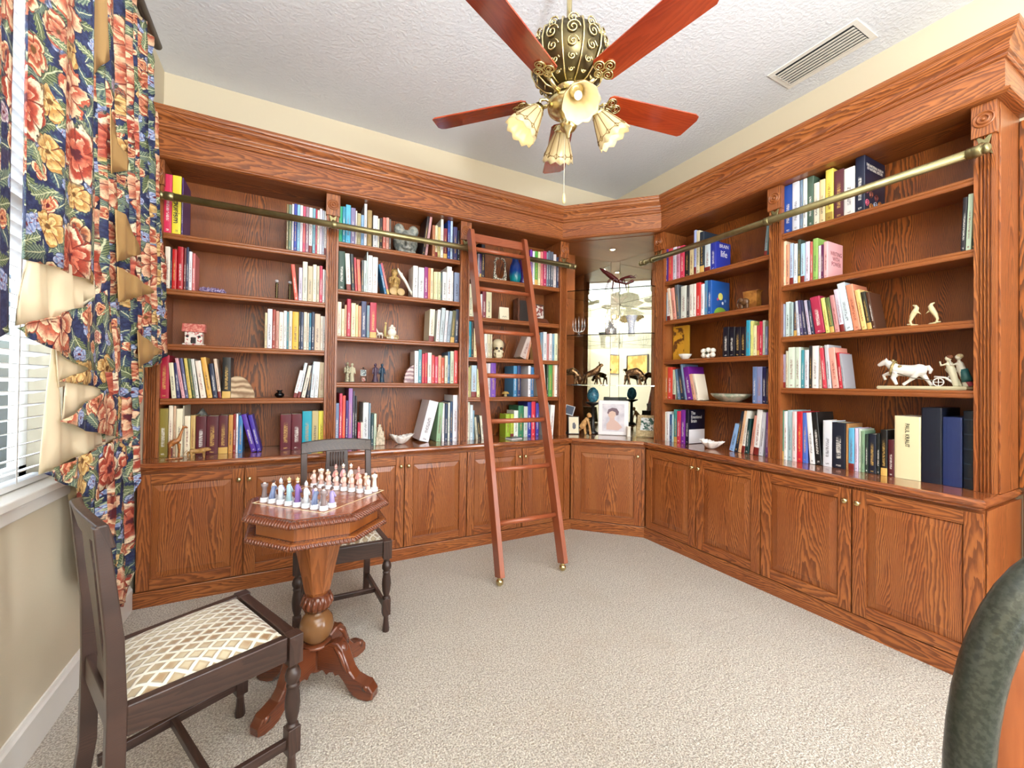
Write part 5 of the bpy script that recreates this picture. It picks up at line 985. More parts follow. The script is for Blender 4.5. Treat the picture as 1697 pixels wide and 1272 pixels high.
for y in (-.02, .02): g.tube([(.025, y, .14), (.045, y, .08), (.055, y, .003)], [.01, .008, .009], 8).tube([(-.03, y, .06), (.0, y*1.2, .07), (.01, y, .003)], [.016, .011, .009], 8)
g.tube([(-.035, 0, .05), (-.07, 0, .02), (-.075, 0, .005)], [.012, .007, .006], 8); B(g, 'figure', spotted('pale_carving', 'b8844c', 'd2a468', 40, .3, 0, 0), o, remesh=.003)
o = nit('postcard_frame', 'narrow framed picture with dark bird, beside the ladder bay pilaster', 'picture frame', 2.325, 3.13, CT, -.5)
Mt = T(rx=-.18); B(MB().box(-.05, .05, -.006, .004, 0.002, .165, M=Mt), 'frame', simple('3c3a34', .3), o, bevel=.002); B(MB().box(-.044, .044, -.0068, -.0061, .008, .158, M=Mt), 'picture', simple('dccfae', .4), o); B(MB().prism([(-.012, .06), (0, .045), (.018, .055), (.02, .085), (.006, .11), (-.01, .1)], .007, .0076, M=Mt @ T(rx=pi/2)), 'painted_bird', simple('2c2838'), o)
o = nit('tablet_frame', 'silver framed dark picture propped on a stand behind the narrow framed picture', 'picture frame', 2.335, 3.235, CT, -.7)
Mt = T(0, 0, .17, rx=-.45, ry=.25); B(MB().box(-.045, .045, -.004, .004, 0, .1, M=Mt), 'frame', simple('c8ccd0', .2), o, bevel=.003); B(MB().box(-.037, .037, -.0048, -.0041, .009, .092, M=Mt), 'picture', simple('4a5464', .15), o); B(MB().box(-.03, .03, -.02, .02, 0, .008).tube([(0, 0, .005), (0, .01, .175)], .008, 8), 'stand', simple('20201e'), o)
# ------------------------------------------------------------------ chess table
TX, TY, TH = .108, 1.873, .77
tb = empty('chess_table', (TX, TY, 0), label='octagonal carved wooden chess table on a pedestal with four scroll feet', cat='table')
def octo(hx, hy, k=.43): 
    cx, cy = hx*k, hy*k*1.05; return [(-cx, -hy), (cx, -hy), (hx, -cy), (hx, cy), (cx, hy), (-cx, hy), (-hx, cy), (-hx, -cy)]
BL = dict(local=True)
def tp(z0, z1, hx, hy, name, mat, bev=0, d=0): return MB().prism(octo(hx, hy), z0, z1, bev=bev).build(name, mat, tb, local=True)
tp(TH-.026, TH, .219, .258, 'tabletop', M['walnut_top'])
tp(.692, TH-.0261, .213, .252, 'box', M['walnut'])
def rope(z, hx, hy, name, flip):
    g = MB(); pts = octo(hx, hy); n = len(pts); K = 5
    prof = [(-.03, -.0125), (.002, -.0125), (.010, -.008), (.0105, -.004), (.004, .003), (-.012, .010), (-.03, .0125)]
    g.sweep([(o_, z+zz) for o_, zz in prof], pts+[pts[0]], True)
    for i in range(n):
        a_, b_ = Vector((*pts[i], z)), Vector((*pts[(i+1) % n], z)); d = (b_-a_); L_ = d.length; m_ = int(L_/.013); d.normalize(); nn = Vector((d.y, -d.x, 0))
        for q in range(m_):
            c_ = a_+d*((q+.5)*L_/m_)+nn*.004; g.tube([c_-d*.007*flip+nn*-.026+Vector((0, 0, .0105)), c_-d*.002*flip+nn*-.008+Vector((0, 0, .0065)), c_+d*.002*flip+nn*.004-Vector((0, 0, .0015)), c_+d*.004*flip+nn*.004-Vector((0, 0, .010))], [.002, .0042, .0048, .003], 6)
    return g.build(name, M['mahogany'], tb, local=True)
rope(TH-.0135, .245, .285, 'carved_rim', 1); rope(.681, .238, .278, 'carved_rim', 1)
tp(.672, .6919, .24, .28, 'lower_board', M['walnut'])
# board inlay, rotated like the pieces
ux, uy = Vector((.0287, -.0309)), Vector((.0309, .0287)); bo = Vector((-.087-TX, 1.906-TY))
sqw = MB(); sqd = MB(); ln = MB()
cen = bo+ux*3.5+uy*3.5
for i in range(8):
    for j in range(8):
        c_ = bo+ux*i+uy*j; q = [c_-ux*.5-uy*.5, c_+ux*.5-uy*.5, c_+ux*.5+uy*.5, c_-ux*.5+uy*.5]
        (sqw if (i+j) % 2 else sqd).prism([tuple(p) for p in q], TH-.001, TH+.0004)
sqw.build('light_squares', M['walnut'], tb, local=True); sqd.build('dark_squares', M['walnut_top'], tb, local=True)
for s_ in ((-1, 0), (1, 0), (0, -1), (0, 1)):
    c_ = cen+ux*s_[0]*4.15+uy*s_[1]*4.15; al = uy if s_[0] else ux; nn = ux if s_[0] else uy
    ln.prism([tuple(c_-al*4.2-nn*.06), tuple(c_+al*4.2-nn*.06), tuple(c_+al*4.2+nn*.06), tuple(c_-al*4.2+nn*.06)], TH-.001, TH+.0005)
ln.build('inlay_line', simple('e0d0a8', .3), tb, local=True)
# tapering octagonal column, collar, ball, foot
g = MB(); pr = [(.042, .386), (.05, .40), (.105, .66), (.11, .672)]; n = 8; vs = []; fs = []; uvs = []
for r, z in pr:
    for q in range(n): t = pi/8+q*pi/4; vs.append((r*cos(t), r*sin(t)*1.08, z))
for k in range(len(pr)-1):
    for q in range(n): q2 = (q+1) % n; fs.append((k*n+q, k*n+q2, (k+1)*n+q2, (k+1)*n+q)); uvs.append([(pr[k][1]+q*3, -.02), (pr[k][1]+q*3, .02), (pr[k+1][1]+q*3, .05), (pr[k+1][1]+q*3, -.05)])
fs += [tuple(range(n))[::-1], tuple(range(3*n, 4*n))]; uvs += [[(0, 0)]*n]*2
g.add(vs, fs, uvs); g.build('column', M['walnut'], tb, local=True)
g = MB().lathe([(.03, .315), (.042, .318), (.052, .335), (.056, .355), (.052, .375), (.044, .386), (.03, .388)], n=32)
for q in range(16): a_ = q*pi/8; g.tube([(.045*cos(a_), .045*sin(a_), .322), (.0565*cos(a_+.12), .0565*sin(a_+.12), .352), (.047*cos(a_+.2), .047*sin(a_+.2), .382)], [.004, .0085, .004], 8)
g.build('carved_collar', M['mahogany'], tb, local=True)
MB().lathe([(.025, .188), (.04, .195), (.058, .218), (.066, .25), (.06, .282), (.042, .305), (.028, .312), (.03, .316)], n=40).build('ball', simple('7a5432', .2), tb, local=True)
MB().lathe([(0, .075), (.028, .075), (.032, .082), (.024, .095), (.026, .168), (.05, .175), (.06, .182), (.056, .19), (.03, .193)], n=32).build('pedestal_base', M['mahogany'], tb, local=True)
leg = [(.02, .178), (.05, .188), (.085, .205), (.112, .205), (.135, .182), (.15, .145), (.168, .105), (.19, .078), (.222, .066), (.25, .058), (.268, .035), (.266, .008), (.25, 0), (.215, 0), (.19, .008), (.165, .03), (.14, .06), (.115, .085), (.098, .078), (.09, .092), (.072, .088), (.06, .075), (.045, .092), (.02, .09)]
for k, an_ in enumerate((40, -40, 140, -140)):
    g = MB(); Ml_ = T(rz=R_(an_)) @ T(rx=pi/2); g.prism(leg, -.024, .024, M=Ml_, bev=.005)
    for sd in (-1, 1): g.tube([Ml_ @ Vector((x, y, sd*.022)) for x, y in ((.1, .19), (.125, .165), (.14, .13), (.155, .1))], [.006, .01, .009, .004], 8)
    g.ball(Ml_ @ Vector((.118, .176, 0)), .024, 12); g.tube([Ml_ @ Vector((.235, .05, z)) for z in (-.026, .026)], .012, 12)
    g.build('leg', M['mahogany'], tb, local=True)
# chess pieces
def piece(i, j, army, kind, label):
    c_ = bo+ux*i+uy*j; o = empty('chess_piece', (TX+c_.x, TY+c_.y, TH+.0007), atan2(-uy.y*(1 if army else -1), -uy.x*(1 if army else -1)) , label=label, cat='chess piece', group='%s figurine chess pieces' % ('coral robed' if army else 'violet robed'))
    k = {'pawn': .82, 'rook': .9, 'knight': .9, 'bishop': 1.0, 'queen': 1.1, 'king': 1.14}[kind]
    B(MB().lathe([(.0, 0), (.0165, 0), (.017, .004), (.0145, .007), (.016, .011), (.0135, .017), (0, .018)], n=20), 'base', simple('e8eaf0', .15), o)
    rc = {(0, 'pawn'): 'e4e4ec', (0, 'king'): '8468b0', (0, 'queen'): 'a8ccd8', (0, 'bishop'): 'd8e0e8', (0, 'knight'): '7484a8', (0, 'rook'): '8a7c7c', (1, 'pawn'): 'f0ccc0', (1, 'king'): 'f0ece4', (1, 'queen'): 'e8b0b4', (1, 'bishop'): 'e4a49c', (1, 'knight'): 'f0ccb4', (1, 'rook'): 'e8e0d4'}[(army, kind)]
    if army == 0 and kind == 'pawn' and (i % 2): rc = 'a498cc'
    g = MB()
    if kind == 'knight': g.tube([(0, 0, .015), (0, 0, .045*k), (.006, 0, .07*k)], [.011, .009, .007], 10).tube([(.004, 0, .068*k), (.016, 0, .062*k)], [.007, .005], 8).tube([(-.004, 0, .05*k), (-.012, 0, .03*k), (-.01, 0, .016)], .004, 6)
    elif kind == 'rook': g.lathe([(.012, .015), (.009, .03), (.008, .06*k), (.013, .068*k), (.013, .08*k), (0, .08*k)], n=14)
    else: g.tube([(0, 0, .014), (0, 0, .04*k), (0, 0, .062*k), (0, 0, .074*k)], [.0125, .0085, .0095, .005], 12); [g.tube([(0, sd*.008, .067*k), (.006, sd*.0115, .05*k), (.011, sd*.004, .045*k)], .0035, 6) for sd in (-1, 1)]
    B(g, 'robe', simple(rc, .25), o)
    hz = .083*k
    if kind not in ('knight', 'rook'):
        g = MB().ball((0, 0, hz), .0063, 10); B(g, 'face', simple('f0d4c4', .3), o)
        if kind in ('king', 'queen'): B(MB().lathe([(.006, hz+.003), (.0072, hz+.011), (.003, hz+.012), (.001, hz+.018)], n=10), 'crown', simple('e0c890' if army == 0 else 'f0e8e0', .2), o)
        elif kind == 'bishop': B(MB().lathe([(.0066, hz+.001), (.006, hz+.01), (0, hz+.02)], n=10), 'mitre', simple(rc, .25), o)
        else: B(MB().ball((-.001, 0, hz+.002), .0067, 10), 'hair', simple('5a4038' if army == 0 else 'e0b090', .4), o)
    else: B(MB().ball((.0 if kind == 'rook' else .004, 0, .078*k), .0062, 10), 'face', simple('f0e4dc', .3), o)
order = ['rook', 'knight', 'bishop', 'queen', 'king', 'bishop', 'knight', 'rook']
side = ['at the curtain end', 'at the camera end']
for army in (0, 1):
    an_ = ['violet', 'coral'][army]
    for i in range(8):
        kd = order[i]; lb = 'tall' if kd in ('king', 'queen') else 'small'
        w_ = '' if kd in ('king', 'queen') else (' nearer the curtains' if i < 4 else ' nearer the middle of the room')
        piece(i, 0 if army == 0 else 7, army, kd, '%s %s-army %s figurine%s, back row on the chess table' % (lb, an_, kd, w_))
        piece(i, 1 if army == 0 else 6, army, 'pawn', '%s-army pawn figurine, %s from the window end of its row' % (an_, ORD[i]))
# ------------------------------------------------------------------ chairs
def chair(label, x, y, rz):
    o = empty('dining_chair', (x, y, 0), rz, label=label, cat='chair'); D = M['dark_oak']; L = dict(local=True)
    fx, rx_, fy, ry = .205, -.205, .2, .17; sz = .455
    for sd in (-1, 1):
        g = MB(); yy = sd*fy; g.box(fx-.021, fx+.021, yy-.021, yy+.021, .365, sz)
        g.lathe([(.019, .365), (.014, .358), (.012, .350), (.018, .345), (.023, .328), (.0225, .315), (.015, .302), (.019, .298), (.019, .292), (.0165, .288), (.021, .26), (.0225, .235), (.02, .205), (.014, .182), (.012, .176), (.018, .172), (.019, .165)], (fx, yy, 0), 20)
        g.box(fx-.019, fx+.019, yy-.019, yy+.019, .085, .166)
        g.lathe([(.0175, .085), (.012, .07), (.013, .05), (.0175, .012), (.0175, 0)], (fx, yy, 0), 8, a0=pi/8, smooth=False)
        g.build('leg', D, o, local=True, bevel=.0015)
        # rear leg and back post in one bent piece
        side = [(-.245, 0), (-.213, 0), (-.186, .2), (-.184, .45), (-.192, .62), (-.226, .905), (-.252, .9), (-.226, .62), (-.222, .45), (-.224, .2)]
        g = MB(); g.prism(side, -.016, .016, M=T(0, sd*ry, 0, rx=pi/2)); g.build('rear_post', D, o, local=True, bevel=.003)
    g = MB()
    g.box(fx-.018, fx+.014, -fy+.0211, fy-.0211, sz-.075, sz-.0, 'y'); g.build('front_rail', D, o, local=True, bevel=.003)
    for sd in (-1, 1):
        a_ = Vector((fx-.0215, sd*fy*.99)); b_ = Vector((rx_+.02, sd*(ry+.004))); d = (b_-a_); an_ = atan2(d.y, d.x)
        MB().box(0, d.length, -.013, .013, sz-.075, sz, 'x', M=T(a_.x, a_.y, 0, rz=an_)).build('side_rail', D, o, local=True, bevel=.003)
        MB().box(0, d.length, -.009, .009, .105, .135, 'x', M=T(a_.x+.003, a_.y, 0, rz=an_)).build('stretcher', D, o, local=True, bevel=.002)
    MB().box(rx_-.01, rx_+.012, -ry+.0165, ry-.0165, sz-.07, sz-.002, 'y').build('back_seat_rail', D, o, local=True, bevel=.003)
    MB().box(-.01, .01, -fy+.022, fy-.022, .108, .132, 'y').build('cross_stretcher', D, o, local=True, bevel=.002)
    # crest rail: gently arched, curved backwards
    g = MB(); n = 12; vs = []; fs = []
    for q in range(n+1):
        t = q/n*2-1; yy = t*(ry+.016); bx = -.236-.016*(1-t*t); zt = .905+.014*(1-t*t); zb = .845+.008*(1-t*t)
        vs += [(bx+.016+.011, yy, zb), (bx+.011, yy, zt), (bx-.012, yy, zt), (bx-.012+.016, yy, zb)]
    for q in range(n):
        for k in range(4): k2 = (k+1) % 4; fs.append((q*4+k, (q+1)*4+k, (q+1)*4+k2, q*4+k2))
    fs += [(0, 1, 2, 3), (n*4+3, n*4+2, n*4+1, n*4)]; g.add(vs, fs, [[(v_*.1, v_*.03) for v_ in range(4)]]*len(fs)); g.build('crest_rail', D, o, local=True, bevel=.004)
    # vase splat with reeded upper part, bent to follow the back
    g = MB(); zs = [.46, .5, .56, .62, .7, .76, .8, .86]; ws = [.05, .046, .038, .042, .056, .062, .058, .058]; vs = []; fs = []
    def bxz(z): return -.2-max(0, z-.5)*.1
    for z, w_ in zip(zs, ws): b_ = bxz(z); vs += [(b_+.005, -w_, z), (b_+.005, w_, z), (b_-.006, w_, z), (b_-.006, -w_, z)]
    for q in range(len(zs)-1):
        for k in range(4): k2 = (k+1) % 4; fs.append((q*4+k, q*4+k2, (q+1)*4+k2, (q+1)*4+k))
    fs += [(3, 2, 1, 0), tuple(range(len(zs)*4-4, len(zs)*4))]; g.add(vs, fs, [[(q_*.05, q_*.01) for q_ in range(4)]]*len(fs)); sp_ = g.build('splat', D, o, local=True, bevel=.002)
    g = MB()
    for q in range(6): yy = -.034+q*.0136; g.tube([(bxz(.765)+.0055, yy, .765), (bxz(.845)+.0055, yy, .845)], .0042, 8)
    g.build('reeding', D, sp_, local=True)
    # drop-in cushion
    g = MB(); n = 14; vs = []; fs = []
    for i in range(n+1):
        for j in range(n+1):
            u_ = i/n*2-1; v_ = j/n*2-1; w_ = .188-(1-u_)*.5*.03; e = max(abs(u_), abs(v_)); h_ = sz-.006+.034*(1-abs(u_)**3.2)**.6*(1-abs(v_)**3.2)**.6
            vs.append((u_*.180+.0, v_*w_, h_))
    for i in range(n):
        for j in range(n): fs.append((i*(n+1)+j, (i+1)*(n+1)+j, (i+1)*(n+1)+j+1, i*(n+1)+j+1))
    g.add(vs, fs, None, True); g.box(-.176, .176, -.158, .158, sz-.03, sz-.008); g.build('seat_cushion', M['velvet'], o, local=True)
    return o
chair('dark oak chair with diamond velvet seat in front of the window, back to the wall', -.251, 1.573, R_(25))
chair('dark oak chair with diamond velvet seat between the chess table and the cabinets', .24, 2.345, -pi/2)
# ------------------------------------------------------------------ leather chair at the edge of the view
lc = empty('leather_armchair', (.93, .02, 0), label='dark green leather office chair with tan oval back, at the edge of the room', cat='chair')
Fh = Vector((sin(ya), cos(ya), 0)); Rh = Vector((cos(ya), -sin(ya), 0)); cc_ = Rh*.813+Fh*.55; Mc_ = Matrix(((Rh.x, Fh.x, 0, cc_.x), (Rh.y, Fh.y, 0, cc_.y), (0, 0, 1, .70), (0, 0, 0, 1)))
pts = []
for q in range(48):
    t = q*pi/24; c_, s_ = cos(t), sin(t); pts.append((.205*abs(c_)**.8*(1 if c_ > 0 else -1), 0, .335*abs(s_)**.85*(1 if s_ > 0 else -1)))
MB().tube(pts, .024, 16, True, M=Mc_).build('back_rim', M['leather'], lc)
g = MB(); vs = [(0, -.012, 0)]; 
for k in (0.5, .99):
    for x, y, z in pts: vs.append((x*k, -.012+.02*(k > .9), z*k))
fs = [(0, 1+q, 1+(q+1) % 48) for q in range(48)]+[(1+q, 49+q, 49+(q+1) % 48, 1+(q+1) % 48) for q in range(48)]
g.add([Mc_ @ Vector(v) for v in vs], fs, None, True); pn = g.build('back_panel', M['tan'], lc); md = pn.modifiers.new('t', 'SOLIDIFY'); md.thickness = .02
Ms = Matrix(((Rh.x, -Fh.x, 0, cc_.x-Fh.x*.27), (Rh.y, -Fh.y, 0, cc_.y-Fh.y*.27), (0, 0, 1, 0), (0, 0, 0, 1)))
MB().box(-.24, .24, -.22, .24, .40, .50, M=Ms).build('seat', M['leather'], lc, bevel=.04)
MB().lathe([(.025, .1), (.025, .4)], n=16, M=Ms).build('gas_column', simple('181818', .3), lc)
for q in range(5):
    a_ = q*2*pi/5; MB().tube([(0, 0, .1), (.26*cos(a_), .26*sin(a_), .065)], [.022, .014], 8, M=Ms).build('leg', M['mahogany'], lc); MB().ball((.26*cos(a_), .26*sin(a_), .0265), .0265, 12, 1, .6, 1, M=Ms).build('caster', simple('181818', .3), lc)
MB().tube([(-.1, -.26, .4), (-.1, -.28, .5)], .012, 8, M=Ms).tube([(.1, -.26, .4), (.1, -.28, .5)], .012, 8, M=Ms).build('back_bracket', simple('181818', .3), lc)
# ------------------------------------------------------------------ curtains
def cloth(name, outl, X, mat, parent, amp=.012, per=.11, ph=0, sl=.1, th=.0025, bow=0):
    bm = bmesh.new(); vs = [bm.verts.new((0, y, z)) for y, z in outl]; bm.faces.new(vs); bmesh.ops.triangulate(bm, faces=bm.faces)
    y0 = min(p[0] for p in outl); y1 = max(p[0] for p in outl); z0 = min(p[1] for p in outl); z1 = max(p[1] for p in outl)
    y = y0+.014
    while y < y1: bmesh.ops.bisect_plane(bm, geom=bm.verts[:]+bm.edges[:]+bm.faces[:], plane_co=(0, y, 0), plane_no=(0, 1, 0)); y += .014
    z = z0+.08
    while z < z1: bmesh.ops.bisect_plane(bm, geom=bm.verts[:]+bm.edges[:]+bm.faces[:], plane_co=(0, 0, z), plane_no=(0, 0, 1)); z += .08
    for v in bm.verts:
        q = (v.co.y+sl*(v.co.z-z1))*2*pi/per+ph
        v.co.x = X+amp*(sin(q)+.35*sin(q*2.3+1.3))+bow*sin(pi*(v.co.y-y0)/(y1-y0))
    bmesh.ops.recalc_face_normals(bm, faces=bm.faces)
    me = bpy.data.meshes.new(name); bm.to_mesh(me); bm.free(); me.materials.append(mat)
    for p in me.polygons: p.use_smooth = True
    o = bpy.data.objects.new(name, me); C.objects.link(o); o.parent = parent
    md = o.modifiers.new('t', 'SOLIDIFY'); md.thickness = th; md.offset = 0
    return o
cu = empty('floral_curtain', (0, 0, 0), label='floral chintz curtain with cascading cream-lined tails between window and bookcase', cat='curtain')
FL, LN, GL = M['floral'], M['lining'], M['gold_lining']
cloth('curtain_panel', [(1.72, 2.95), (2.66, 2.95), (2.83, 2.47), (3.03, 1.76), (3.085, 1.4), (2.96, 1.34), (2.65, 1.3), (2.62, 1.21), (2.59, .84), (2.55, .48), (2.52, .2), (2.21, .43), (2.08, .53), (2.06, .86), (2.1, .96), (2.08, 1.5), (1.85, 1.8), (1.72, 2.2)], -.665, FL, cu, .026, .105, .5, .12)
cloth('jabot_tail', [(1.48, 2.95), (1.48, 2.09), (1.49, 1.55), (1.71, 1.57), (1.96, 1.57), (1.92, 1.76), (1.86, 2.04), (1.81, 2.21), (1.79, 2.95)], -.60, FL, cu, .012, .2, 1.2, .02)
cloth('jabot_tail', [(1.46, 1.37), (1.65, 1.42), (1.83, 1.48), (2.01, 1.57), (2.12, 1.27), (1.88, 1.28)], -.602, FL, cu, .006, .2, .4, .1)
cloth('jabot_tail', [(1.7, 1.24), (1.89, 1.28), (1.99, 1.31), (2.06, 1.19), (1.97, 1.22)], -.603, FL, cu, .005, .2, 0, .1)
cloth('jabot_tail', [(1.72, 1.12), (2.05, 1.21), (2.16, 1.17), (2.17, 1.02), (1.91, 1.07)], -.604, FL, cu, .005, .2, 2, .1)
cloth('jabot_tail', [(1.64, .98), (1.89, .99), (2.21, 1.01), (2.34, .91), (2.0, .81), (1.8, .91), (1.71, .95)], -.612, FL, cu, .006, .15, 1, .1)
cloth('lining', [(1.55, 1.60), (1.53, 1.46), (1.51, 1.38), (1.69, 1.42), (1.88, 1.48), (1.86, 1.49), (2.01, 1.58), (1.75, 1.60)], -.616, LN, cu, .008, .17, 0, .15)
cloth('lining', [(1.71, 1.36), (1.75, 1.22), (1.96, 1.25), (1.95, 1.31), (1.78, 1.36)], -.622, LN, cu, .004, .15)
cloth('lining', [(1.79, 1.24), (1.77, 1.11), (2.06, 1.19), (2.04, 1.25)], -.62, LN, cu, .004, .15)
cloth('lining', [(1.73, 1.38), (1.76, 1.22), (1.81, 1.12), (2.28, 1.02), (2.2, 1.0), (1.96, .985), (1.69, .97)], -.638, LN, cu, .007, .22, 2, .05)
for q in ([(1.84, 2.34), (1.84, 2.9), (2.0, 2.9), (2.06, 2.5), (2.08, 2.45), (1.9, 2.25)], [(2.1, 2.29), (2.16, 2.25), (2.19, 2.19), (2.33, 2.18), (2.28, 2.12), (2.13, 2.04)], [(2.18, 1.92), (2.31, 1.94), (2.5, 1.83), (2.21, 1.72)], [(2.21, 1.7), (2.41, 1.71), (2.75, 1.7), (2.23, 1.56)], [(2.46, 1.47), (2.88, 1.4), (2.51, 1.3)]):
    cloth('folded_lining', q, -.628, GL, cu, .004, .2)
cu2 = empty('floral_curtain', (0, 0, 0), label='red-flowered curtain tail hanging over the blinds at the picture edge', cat='curtain')
cloth('jabot_tail', [(.75, 2.95), (1.42, 2.95), (1.40, 2.03), (1.42, 1.78), (1.44, 1.58), (1.45, 1.36), (1.3, 1.3), (1.1, 1.12), (.9, .9), (.75, .8)], -.598, FL, cu2, .01, .16, .6, .03)
rd = empty('curtain_rod', (0, 0, 0), label='wooden curtain rod above the window holding the floral curtains', cat='rod')
MB().tube([(-.64, .6, 2.97), (-.64, 2.74, 2.97)], .02, 16).build('pole', M['dark_oak'], rd)
for y in (.7, 2.6): MB().tube([(LX+.001, y, 2.97), (-.64, y, 2.97)], .012, 10).build('bracket', M['dark_oak'], rd)
tb_ = empty('curtain_tieback', (LX, 2.23, .72), label='cream knob and tieback hook on the wall below the window sill', cat='hook')
MB().lathe([(.035, 0), (.03, .004), (.012, .01), (.012, .05), (.033, .06), (.036, .072), (.02, .08), (0, .082)], n=24, M=T(LX+.001, 2.24, .80, ry=pi/2)).build('knob', simple('d8c49a', .4), tb_)
# ------------------------------------------------------------------ ceiling fan
FX, FY, FZ = 1.074, 1.512, 2.528
fn = empty('ceiling_fan', (FX, FY, H), label='brass ceiling fan with five red wood blades and four leaded glass lamp shades', cat='ceiling fan')
MB().lathe([(.07, H-.0005), (.068, H-.03), (.03, H-.06), (.012, H-.07), (.012, 2.80), (.03, 2.795)], (FX, FY, 0), 24).build('downrod', M['brass'], fn)
g = MB().lathe([(0, 2.80), (.05, 2.80), (.1, 2.785), (.155, 2.75), (.168, 2.70), (.165, 2.66), (.14, 2.61), (.1, 2.575), (.06, 2.56), (0, 2.56)], (FX, FY, 0), 48); g.build('motor_housing', M['brass_dark'], fn)
g = MB()
for q in range(12):
    a_ = q*pi/6
    for zc, rc_, rr in ((2.745, .155, .024), (2.698, .168, .03), (2.648, .158, .026), (2.605, .135, .02), (2.578, .1, .013)):
        ca_, sa_ = cos(a_), sin(a_); sp_ = []
        for k in range(22): t = k*.5; r_ = rr*(1-k/24); sp_.append((FX+(rc_+.004)*ca_-sa_*r_*cos(t), FY+(rc_+.004)*sa_+ca_*r_*cos(t), zc+r_*sin(t)))
        g.tube(sp_, .0034, 5)
    a2 = a_+pi/12; g.tube([(FX+r_*cos(a2), FY+r_*sin(a2), z) for r_, z in ((.12, 2.785), (.160, 2.752), (.173, 2.70), (.169, 2.655), (.144, 2.605), (.104, 2.568), (.07, 2.556))], .004, 6)
g.build('filigree', M['brass'], fn)
MB().lathe([(.06, 2.562), (.066, 2.55), (.05, 2.54), (.045, 2.528), (.05, 2.52), (.085, 2.512), (.095, 2.49), (.09, 2.468), (.06, 2.45), (.04, 2.44), (.03, 2.41), (.04, 2.395), (.03, 2.38), (.012, 2.365), (.008, 2.345), (0, 2.34)], (FX, FY, 0), 40).build('light_fitting', M['brass'], fn)
for k in range(5):
    th = 2.3415+k*2*pi/5; Mb = T(FX, FY, FZ, rz=th) @ T(rx=R_(-13))
    pr = [(.185, -.045), (.2, -.058), (.64, -.07), (.66, -.062), (.668, -.04), (.65, .055), (.635, .066), (.2, .058), (.185, .045)]
    bd = MB().prism(pr, -.003, .003, M=Mb, bev=.0012).build('blade', M['blade'], fn)
    g = MB(); g.tube([(.06, 0, -.012), (.11, 0, -.02), (.155, 0, -.012)], [.011, .009, .007], 8, M=Mb)
    for cx_, cy_, rr in ((.178, 0, .017), (.205, .026, .021), (.205, -.026, .021), (.238, 0, .021)):
        g.tube([(cx_+rr*(1-q/26)*cos(q*.5), cy_+rr*(1-q/26)*sin(q*.5), -.0065) for q in range(22)], .003, 6, M=Mb)
        g.tube([(cx_+rr*cos(q*pi/8), cy_+rr*sin(q*pi/8), -.0055) for q in range(16)], .0032, 6, True, M=Mb)
    g.build('blade_bracket', M['brass'], fn)
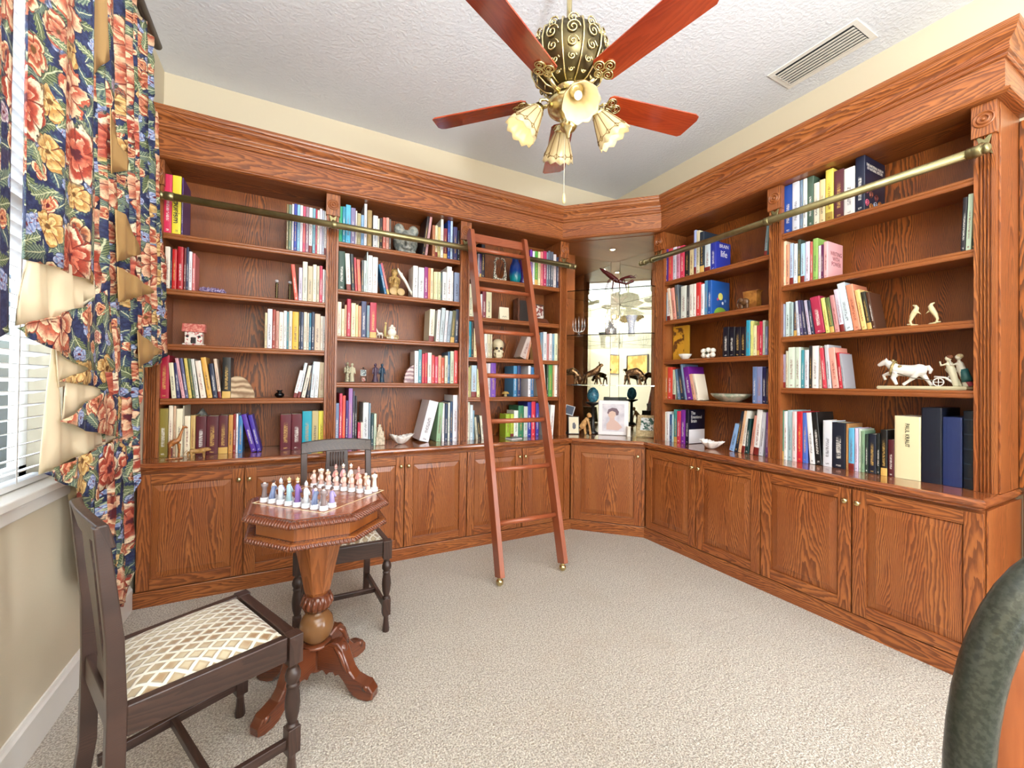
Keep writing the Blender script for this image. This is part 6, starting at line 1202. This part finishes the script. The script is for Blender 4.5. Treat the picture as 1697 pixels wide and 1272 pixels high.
for k, az in enumerate((-112, -22, 68, 158)):
    a_ = R_(az); ca_, sa_ = cos(a_), sin(a_)
    nk = Vector((FX+.135*ca_, FY+.135*sa_, 2.465)); tl = R_(36)
    Ms_ = Matrix.Translation(nk) @ Matrix.Rotation(a_, 4, 'Z') @ Matrix.Rotation(pi-tl, 4, 'Y') @ Matrix.Scale(1.12, 4)   # local +z points out of the mouth
    MB().tube([(FX+.07*ca_, FY+.07*sa_, 2.485), (FX+.1*ca_, FY+.1*sa_, 2.51), (FX+.125*ca_, FY+.125*sa_, 2.505), tuple(nk-Vector((.0, 0, -.012)))], .007, 8).build('lamp_arm', M['brass'], fn)
    MB().lathe([(.012, -.016), (.02, -.012), (.024, .0), (.03, .008), (.026, .012), (0, .008)], n=20, M=Ms_).build('lamp_socket', M['brass'], fn)
    n = 40; pr = [(.026, .006), (.034, .025), (.044, .05), (.055, .08), (.063, .105), (.067, .122)]; vs = []; fs = []
    for q in range(n):
        t = 2*pi*q/n
        for i_, (r_, z_) in enumerate(pr):
            w_ = 1+.035*cos(10*t); zz = z_+(.006*cos(10*t) if i_ == len(pr)-1 else 0); vs.append(Ms_ @ Vector((r_*w_*cos(t), r_*w_*sin(t), zz)))
    K = len(pr)
    for q in range(n):
        q2 = (q+1) % n
        for i_ in range(K-1): fs.append((q*K+i_, q2*K+i_, q2*K+i_+1, q*K+i_+1))
    g = MB(); g.add(vs, fs, None, True); sh_ = g.build('lamp_shade', M['shade'], fn, weld=False); md = sh_.modifiers.new('t', 'SOLIDIFY'); md.thickness = .002
    g = MB()
    for q in range(10):
        t = 2*pi*(q+.5)/10; g.tube([Ms_ @ Vector((r_*.99*cos(t), r_*.99*sin(t), z_)) for r_, z_ in pr[:5]], 0.0016, 5)
        t2 = 2*pi*q/10; c_ = [(t, .086, .0585), (t2+.31*0+pi/10*1.55, .096, .061), (t, .106, .0645), (t-pi/10*.45, .096, .061)]
        g.tube([Ms_ @ Vector((r_*1.0*cos(tt), r_*1.0*sin(tt), z_)) for tt, z_, r_ in c_], 0.0016, 5, True)
        g.tube([Ms_ @ Vector((.0605*1.03*cos(tt), .0605*1.03*sin(tt), .096)) for tt in (t+pi/10*.45, t+pi/10, t+pi/5-pi/10*.45)], 0.0016, 5)
    g.build('leading', simple('7a5c2c', .4), sh_)
    MB().ball(Ms_ @ Vector((0, 0, .05)), .017, 12).build('bulb', M['bulb'], fn)
    l = bpy.data.lights.new('fan_lamp', 'POINT'); l.energy = .3; l.color = (1, .86, .66); l.shadow_soft_size = .03
    lo = bpy.data.objects.new('fan_lamp', l); C.objects.link(lo); lo.location = Ms_ @ Vector((0, 0, .115))
pc = MB().tube([(FX-.012, FY+.01, 2.40), (FX-.012, FY+.01, 2.095)], .0012, 6); pcs = pc.build('pull_chain', simple('e8e0c8', .3), fn)
MB().lathe([(.0, 2.052), (.006, 2.056), (.0085, 2.072), (.006, 2.088), (.002, 2.098)], (FX-.012, FY+.01, 0), 14).build('pull_knob', simple('e0c890', .3), fn)
# ------------------------------------------------------------------ ceiling vent
vt = empty('ceiling_vent', (2.76, 1.35, H), label='white louvred air vent in the ceiling near the end bookcase bay', cat='vent')
x0, x1, y0_, y1_ = 2.655, 2.90, 1.10, 1.575
MB().box(x0, x0+.03, y0_, y1_, H-.006, H-.0005).box(x1-.03, x1, y0_, y1_, H-.006, H-.0005).box(x0+.03, x1-.03, y0_, y0_+.03, H-.006, H-.0005).box(x0+.03, x1-.03, y1_-.03, y1_, H-.006, H-.0005).build('vent_frame', M['white'], vt, bevel=.002)
MB().box(x0+.03, x1-.03, y0_+.03, y1_-.03, H-.002, H-.0005).build('backing', simple('3c3c3c', .8), vt)
for q in range(7): MB().box(-.0115, .0115, y0_+.031, y1_-.031, -.0008, .0008, M=T(x0+.048+q*.0255, 0, H-.011, ry=R_(-14))).build('louvre', M['white'], vt)
# uplighter added behind the camera to carry the ceiling fill
tr_ = empty('added_uplighter', (.35, -1.1, 0), label='slim white uplighter added behind the camera as ceiling fill', cat='lamp')
MB().lathe([(0, 0), (.14, 0), (.14, .012), (.02, .03), (0, .03)], (.35, -1.1, 0), 32).build('base', M['white'], tr_)
MB().tube([(.35, -1.1, .03), (.35, -1.1, 1.78)], .012, 12).build('pole', M['white'], tr_)
MB().lathe([(.02, 1.775), (.05, 1.79), (.15, 1.85), (.22, 1.925), (.215, 1.925), (.14, 1.86), (.02, 1.80)], (.35, -1.1, 0), 40).build('lamp_shade', M['white'], tr_)
